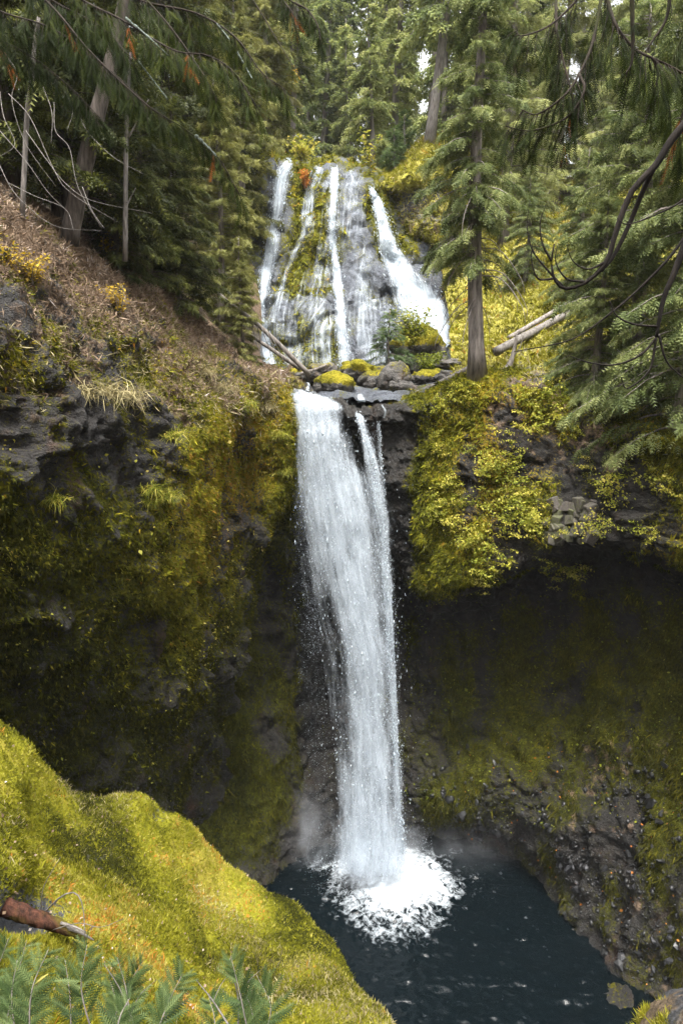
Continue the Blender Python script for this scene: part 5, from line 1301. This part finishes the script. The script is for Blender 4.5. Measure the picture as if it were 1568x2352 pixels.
# ------------------------------------------------------------------ boughs that hang into the view and the dead branches
def bough(name, limbs, label, cat, foliage=True, mat='bough', bark='darkbark', r=.012, step=.036, sp=.20, hang=.9, T=NEEDLE, seed=0, tint=(.5, .22), start=.1, twig=.28, group=None, lichen=(), sub=.8, tipr=.28):
    """limbs: [(px, py, D) ...]; twigs leave them on both sides and carry needle sprays"""
    rg = np.random.default_rng(900 + seed)
    root = None; fol = []
    for li, pts in enumerate(limbs):
        q = spline([P(*p) for p in pts], 26)
        if root is None:
            root = tag(empty(name, q[0]), label, cat, group); o0 = q[0]
        L = np.linalg.norm(np.diff(q, axis=0), axis=1).sum()
        rr = r * (1 if li == 0 else sub)
        wood = [tube(q - o0, np.linspace(rr, rr * tipr, 26), 7)]
        if foliage:
            m = max(int(L / step), 4)
            for i in range(m):
                u = start + (1 - start) * (i + rg.random()) / m
                a = u * 25; k = min(int(a), 24); f = a - k
                p0 = q[k] * (1 - f) + q[k + 1] * f
                tg = unit(q[k + 1] - q[k])
                side = unit(np.cross(tg, np.array([0, 0, 1.0]))) * rg.choice([-1, 1])
                tl = twig * rg.uniform(.5, 1.2) * (1.1 - .5 * u)
                d = unit(tg * rg.uniform(.3, .9) + side * rg.uniform(.2, .8) + np.array([0, 0, -hang * rg.uniform(.3, 1.1)]))
                s = np.linspace(0, 1, 6)[:, None]
                tp = p0 + d * tl * s + np.array([0, 0, -.35 * hang]) * tl * s * s
                wood.append(tube(tp - o0, np.linspace(rr * .28, .001, 6), 3, cap=False))
                nf = max(int(tl / .026), 4)
                ss = np.sort(.1 + .9 * rg.random(nf))
                fp = p0 + d * tl * ss[:, None] + np.array([0, 0, -.35 * hang]) * tl * ss[:, None] ** 2
                td = unit(d + np.array([0, 0, -.7 * hang]) * ss[:, None])
                sd = unit(np.cross(td, rdir(nf, rg)))
                fd = unit(td * .8 + sd * rg.uniform(.1, .8, nf)[:, None] + np.array([0, 0, -.4 * hang]))
                X, Y, Z = frames(fd, unit(rg.normal(size=(nf, 3)) + np.array([0, -.8, .6])))
                tt = np.clip(tint[0] + tint[1] * rg.normal() * .5 + tint[1] * rg.normal(size=nf) * .6, 0, 1)
                if rg.random() < .993: tt = np.minimum(tt, .9)
                else: tt = np.full(nf, .98)
                fol.append(inst(T, fp - o0, X, Y, Z, sp * rg.uniform(.5, 1.1, nf), tt))
        V, F, T_ = join(wood)
        link('branch', mesh_data('branch', V, F, M[bark], smooth=True), root)
    if fol:
        V, F, T_ = join(fol)
        link('foliage', mesh_data('foliage', V, F, M[mat], {'tint': T_}), root)
    for pts, lr in lichen:
        q = spline([P(*p) for p in pts], 22)
        V, F, T_ = tube(q - o0, lr * .55 * (.4 + .9 * rg.random(22)) * np.linspace(1, .5, 22), 6)
        link('lichen_branch', mesh_data('lichen_branch', V, F, M['lichen'], smooth=False), root)
    return root
b = NT('grey_green_lichen')
nn = b.noise(60, 5, .7)
M['lichen'] = b.done(b.n('BsdfPrincipled', {'Base Color': b.ramp(nn, [(.35, (.03, .045, .03)), (.7, (.26, .31, .27))]), 'Roughness': .95, 'Normal': b.bump(nn, 1.0, .02)}).outputs[0])
# upper left
bough('overhanging_bough', [[(120, -60, 7.4), (190, 0, 7.2), (280, 45, 7.0), (360, 95, 6.8), (415, 120, 6.7), (480, 128, 6.6), (540, 168, 6.5), (590, 245, 6.4)], [(300, -40, 7.2), (390, 60, 7.0), (460, 160, 6.8), (500, 230, 6.7)]],
      'fir bough with hanging tips reaching farthest toward the falls at the upper left', 'branch', seed=1, lichen=[([(290, 42, 6.95), (330, 75, 6.85), (388, 128, 6.75)], .022)])
bough('overhanging_bough', [[(40, -60, 7.8), (125, 20, 7.6), (200, 110, 7.4), (280, 190, 7.2), (350, 250, 7.0), (430, 300, 6.9), (500, 360, 6.8), (552, 450, 6.7)]],
      'long fir bough slanting down across the dark trunk at the upper left', 'branch', seed=2, tint=(.42, .22), twig=.22, lichen=[([(318, 140, 7.0), (345, 175, 7.0), (386, 228, 6.9)], .022), ([(450, 312, 6.8), (480, 340, 6.75), (498, 360, 6.7)], .03)])
bough('overhanging_bough', [[(220, -60, 8.0), (320, 0, 7.8), (450, 30, 7.6), (540, 85, 7.4), (600, 165, 7.3), (655, 205, 7.2)]],
      'upper fir bough with pale lichen tufts at the top left', 'branch', seed=3, lichen=[([(498, 55, 7.4), (515, 75, 7.4), (528, 92, 7.35)], .02), ([(545, 120, 7.3), (562, 150, 7.3), (580, 182, 7.2)], .022)])
bough('overhanging_bough', [[(620, -40, 7.4), (665, 0, 7.3), (705, 22, 7.2), (730, 60, 7.1), (737, 100, 7.1)], [(630, -40, 7.3), (650, 0, 7.3), (672, 30, 7.2), (678, 70, 7.2)]],
      'short dark bough with a drooping tip at the top edge left of the sky gap', 'branch', seed=4, tint=(.3, .15), twig=.2)
bough('overhanging_bough', [[(-120, -40, 9.0), (0, 25, 8.8), (120, 65, 8.5), (240, 150, 8.2), (335, 235, 8.0)], [(-100, 60, 9.2), (40, 110, 9.0), (150, 190, 8.8), (230, 270, 8.6)], [(40, -60, 9.0), (120, 0, 8.8), (230, 60, 8.5), (300, 130, 8.3)]],
      'dense dark bough filling the top left corner', 'branch', seed=5, tint=(.28, .2), twig=.34, sp=.24)
bough('overhanging_bough', [[(560, -30, 9.5), (600, 30, 9.4), (632, 85, 9.3), (672, 150, 9.2), (720, 230, 9.1)]], 'thin nearly bare twig crossing the sky gap', 'branch', seed=6, r=.010, step=.22, twig=.14, tint=(.4, .2))
# upper right
bough('drooping_bough', [[(1276, -40, 6.2), (1277, 60, 6.0), (1289, 125, 5.9), (1309, 200, 5.8), (1320, 235, 5.8)], [(1340, -30, 6.0), (1314, 10, 6.0), (1259, 60, 5.9), (1199, 82, 5.8), (1184, 70, 5.8)]],
      'hanging dark bough with an upturned bare tip, nearest to the middle of the upper right', 'branch', seed=11, tint=(.3, .22), hang=1.3, r=.014)
bough('drooping_bough', [[(1385, -40, 5.9), (1379, 0, 5.9), (1359, 100, 5.8), (1329, 170, 5.7), (1294, 220, 5.6), (1234, 262, 5.6), (1196, 252, 5.6)], [(1329, 170, 5.7), (1340, 210, 5.6), (1300, 270, 5.6), (1220, 300, 5.6), (1160, 290, 5.6)]],
      'dark bough curving down left to the lowest hanging sprays of the upper right', 'branch', seed=12, tint=(.3, .24), hang=1.3, r=.015)
bough('drooping_bough', [[(1385, -40, 5.5), (1394, 0, 5.5), (1414, 60, 5.4), (1454, 110, 5.4), (1494, 132, 5.3), (1544, 155, 5.3), (1620, 200, 5.2)], [(1500, 135, 5.3), (1510, 170, 5.3), (1500, 215, 5.3)]],
      'dark bough sweeping right across the top right corner', 'branch', seed=13, tint=(.42, .24), hang=1.2, r=.016)
bough('drooping_bough', [[(1450, -40, 5.2), (1451, 40, 5.2), (1452, 100, 5.2), (1449, 145, 5.2), (1436, 170, 5.2)], [(1540, -40, 5.4), (1530, 40, 5.4), (1500, 90, 5.4), (1480, 120, 5.4)]],
      'straight black hanging branch with few sprays in the top right corner', 'branch', seed=14, tint=(.3, .2), hang=1.2, r=.018, step=.12)
bough('drooping_bough', [[(1640, -30, 5.6), (1590, 40, 5.6), (1550, 120, 5.6), (1530, 200, 5.6), (1540, 270, 5.6)], [(1640, 120, 5.5), (1590, 200, 5.5), (1560, 290, 5.5), (1565, 370, 5.5)]],
      'green bough with rusty dead sprays hanging down the right edge', 'branch', seed=15, tint=(.5, .3), hang=1.3)
bough('bare_limb', [[(1640, 210, 5.0), (1568, 288, 5.0), (1534, 330, 5.0), (1504, 380, 5.0), (1449, 440, 5.0), (1414, 530, 5.0), (1392, 600, 5.0), (1345, 648, 5.0), (1296, 663, 5.0), (1272, 640, 5.0), (1266, 600, 5.0), (1272, 560, 5.0)],
                    [(1296, 663, 5.0), (1256, 620, 5.02), (1222, 575, 5.04), (1210, 520, 5.05), (1216, 460, 5.05)],
                    [(1272, 640, 5.0), (1235, 640, 5.0), (1220, 600, 5.0), (1222, 560, 5.0)], [(1345, 648, 5.0), (1300, 640, 4.98), (1275, 600, 4.97), (1280, 560, 4.96)],
                    [(1392, 600, 5.0), (1350, 618, 4.98), (1315, 600, 4.96), (1300, 560, 4.95)], [(1266, 600, 5.0), (1245, 560, 5.0), (1240, 510, 5.0), (1255, 465, 5.0)]],
      'thick black bare limb hooking down from the right edge to an upturned tip', 'branch', foliage=False, bark='limb', r=.031, sub=.3, tipr=.16, seed=16)
bough('bare_limb', [[(1500, 386, 5.03), (1475, 440, 5.05), (1442, 520, 5.07), (1408, 588, 5.06), (1380, 622, 5.03)]], 'short black limb running alongside the thick hooked limb', 'branch', foliage=False, bark='limb', r=.02, tipr=.6, seed=21)
bough('bare_limb', [[(1640, 380, 4.7), (1568, 458, 4.7), (1500, 495, 4.7), (1440, 515, 4.7), (1415, 500, 4.7)]], 'thin dark twig below the thick limb, ending in an upturned tip', 'branch', foliage=False, bark='limb', r=.008, seed=17)
bough('bare_limb', [[(1660, 380, 4.6), (1590, 520, 4.6), (1548, 625, 4.6), (1522, 690, 4.6), (1506, 775, 4.6)], [(1506, 775, 4.6), (1470, 815, 4.6), (1410, 838, 4.6), (1350, 832, 4.6), (1308, 818, 4.6)],
                    [(1510, 750, 4.6), (1455, 745, 4.6), (1415, 725, 4.6), (1398, 690, 4.6)], [(1512, 770, 4.6), (1530, 830, 4.6), (1570, 870, 4.6)], [(1506, 775, 4.6), (1490, 850, 4.6), (1440, 892, 4.6), (1425, 866, 4.6)]],
      'lower black bare limb at the right edge with thin curved twigs', 'branch', foliage=False, bark='limb', r=.030, sub=.3, tipr=.35, seed=18)
bough('bare_limb', [[(1640, 420, 4.9), (1560, 560, 4.9), (1480, 650, 4.9), (1400, 720, 4.9), (1310, 780, 4.9), (1180, 808, 4.9)]], 'long thin dark twig crossing from the right edge to the pale log', 'branch', foliage=False, bark='limb', r=.012, seed=19)
# pale dead branches in front of the dark hemlocks on the left
rg = np.random.default_rng(77)
dead = [[(0, 210), (10, 270), (35, 330), (0, 360)], [(0, 380), (25, 430), (60, 470), (130, 520), (235, 530)], [(20, 215), (70, 270), (120, 380), (160, 440), (270, 510)], [(45, 60), (30, 80), (0, 60)], [(75, 90), (40, 70), (0, 58)],
        [(125, 235), (128, 300), (160, 340), (180, 430), (235, 525)], [(150, 210), (168, 250), (155, 300)], [(190, 430), (210, 480), (240, 525)], [(60, 300), (110, 370), (150, 420), (210, 460), (350, 490)], [(0, 300), (60, 370), (110, 440), (150, 480)],
        [(100, 200), (120, 260), (118, 330)], [(20, 420), (80, 450), (150, 480), (170, 530)], [(10, 120), (40, 170), (28, 230), (60, 330), (130, 430)], [(180, 250), (200, 300), (260, 360), (330, 400)]]
bough('dead_branches', [[(x, y, 12.5 + .4 * math.sin(i * 2.3) - .3 * k) for k, (x, y) in enumerate(d)] for i, d in enumerate(dead)], 'tangle of pale bare dead branches in front of the dark hemlocks on the left slope', 'branches', foliage=False, bark='palebark', r=.0065, sub=1, tipr=.3, seed=20)
# trunks standing in the dark forest on the left
def trunk(name, pts, radii, mat, label, cat='tree trunk', branches=()):
    return log(name, pts, radii, mat, label, cat, branches, sides=12)
trunk('dead_tree', [(288, 600, 20.4), (290, 330, 20.2), (296, 200, 20.1), (300, 120, 20.0)], [.07, .065, .05, .03], 'palebark', 'slim white dead trunk standing in the dark hemlocks', 'dead tree', [([(294, 320, 20.2), (320, 270, 20.1), (342, 228, 20.0)], .028), ([(289, 480, 20.3), (300, 455, 20.3), (312, 432, 20.2)], .026)])
trunk('dead_tree', [(52, 500, 17.6), (62, 280, 17.6), (72, 200, 17.5), (80, 110, 17.4), (90, 40, 17.3)], [.06, .06, .06, .05, .04], 'palebark', 'slim pale trunk near the left picture edge', 'dead tree')
trunk('hemlock_tree', [(158, 560, 19.4), (190, 400, 19.4), (225, 260, 19.4), (262, 120, 19.4), (300, -60, 19.4)], [.25, .22, .20, .18, .16], 'hembark', 'big leaning grey trunk in the dark forest on the left', 'hemlock tree')
# feathery sprigs at the bottom left
rg = np.random.default_rng(88)
def sprig(tip, root_px, D, label, seed):
    r = np.random.default_rng(950 + seed)
    a, b_ = P(*root_px, D - .15), P(*tip, D)
    mid = .5 * (a + b_) + np.array([r.normal(0, .03), 0, .05])
    q = spline([a, mid, b_], 16)
    root = tag(empty('fir_sprig', a), label, 'fir sprig', 'feathery fir sprigs in front of the mossy bank')
    wood = [tube(q - a, np.linspace(.0045, .001, 16), 5)]
    fol = []
    L = np.linalg.norm(b_ - a)
    for i in range(int(20 + 46 * L)):
        u = .25 + .75 * r.random(); k = min(int(u * 15), 14); p0 = q[k]
        tg = unit(q[min(k + 1, 15)] - q[max(k - 1, 0)])
        sd = unit(np.cross(tg, np.array([0, -1.0, .3]))) * r.choice([-1, 1])
        d = unit(tg * .8 + sd * r.uniform(.5, 1.1) + .25 * r.normal(size=3))
        tl = .115 * r.uniform(.6, 1.25) * (1.15 - .6 * u)
        up = unit(np.array([0, -.8, .7]) + .45 * r.normal(size=3))
        X, Y, Z = frames(d[None], up[None])
        fol.append(inst(SPRIG, (p0 - a)[None], X, Y, Z, np.array([tl * 1.15]), np.clip(.5 + .25 * r.normal(size=1), 0, 1)))
    V, F, T_ = join(wood); link('stem', mesh_data('stem', V, F, M['bark'], smooth=True), root)
    V, F, T_ = join(fol); link('foliage', mesh_data('foliage', V, F, M['silver'], {'tint': T_}), root)
SPRIG = spray_template(11, .27, .062, .22, .13, taper=.72)
names = ['tallest feathery sprig at the left picture edge', 'feathery sprig just right of the tallest one', 'upright feathery sprig left of the arching dark twig', 'feathery sprig under the rotten log', 'short feathery sprig under the rotten log end', 'spreading feathery sprig between the rotten log and the middle of the bank foot',
         'feathery sprig with a pale bare stem below the middle of the bank', 'feathery sprig reaching highest over the moss in the middle', 'pale blurred sprig farthest to the right', 'low sprig beside the pale blurred one', 'low sprig at the bottom edge by the left corner', 'low sprig at the bottom edge, second from the left corner',
         'low sprig at the bottom edge, third from the left corner', 'low sprig at the bottom edge, fourth from the left corner', 'low sprig at the bottom edge, fifth from the left corner', 'low sprig at the bottom edge, last before the bare moss', 'leaning sprig crossing the pale bare stem', 'small sprig against the dark hollow of the bank']
for i, (tx, ty) in enumerate([(20, 2155), (62, 2160), (112, 2180), (150, 2205), (200, 2170), (330, 2205), (420, 2235), (530, 2195), (590, 2240), (560, 2275), (30, 2255), (85, 2290), (250, 2240), (300, 2290), (390, 2290), (480, 2290), (270, 2200), (40, 2205)]):
    sprig((tx, ty), (tx + rg.normal(-25, 40), 2440), rg.uniform(2.5, 3.3), names[i], i)
for i, (pts, lab) in enumerate([([(320, 2400, 2.6), (300, 2330, 2.65), (275, 2270, 2.7), (240, 2215, 2.75)], 'forked pale bare twig among the sprigs left of centre'), ([(545, 2400, 2.6), (548, 2300, 2.7), (535, 2240, 2.75), (528, 2200, 2.8)], 'pale bare twig among the sprigs near the moss'), ([(535, 2370, 2.5), (490, 2300, 2.6), (450, 2250, 2.7)], 'thin slanting pale twig among the sprigs')]):
    log('bare_twig', pts, [.005, .0035, .0015], 'palebark', lab, 'twig', [([pts[1], (pts[1][0] + 22, pts[1][1] - 45, 2.68), (pts[1][0] + 60, pts[1][1] - 80, 2.7)], .002)], n=10, sides=5)
# ------------------------------------------------------------------ damp air over the whole gorge
def haze_box(x0, x1, y0, y1, z0, z1, density):
    V = np.array([(x, y, z) for x in (x0, x1) for y in (y0, y1) for z in (z0, z1)], float)
    F = np.array([(0, 1, 3, 2), (4, 6, 7, 5), (0, 4, 5, 1), (2, 3, 7, 6), (0, 2, 6, 4), (1, 5, 7, 3)])
    m = bpy.data.materials.new('damp_air'); m.use_nodes = True
    nt = m.node_tree; nt.nodes.clear()
    o = nt.nodes.new('ShaderNodeOutputMaterial'); v = nt.nodes.new('ShaderNodeVolumePrincipled')
    v.inputs['Color'].default_value = (.93, .96, 1, 1); v.inputs['Density'].default_value = density
    nt.links.new(v.outputs[0], o.inputs['Volume'])
    tag(link('haze', mesh_data('haze', V, F, m)), 'thin pale haze filling the gorge and the far forest', 'haze', kind='stuff')
haze_box(-320, 320, -60, 420, -26, 75, .0002)
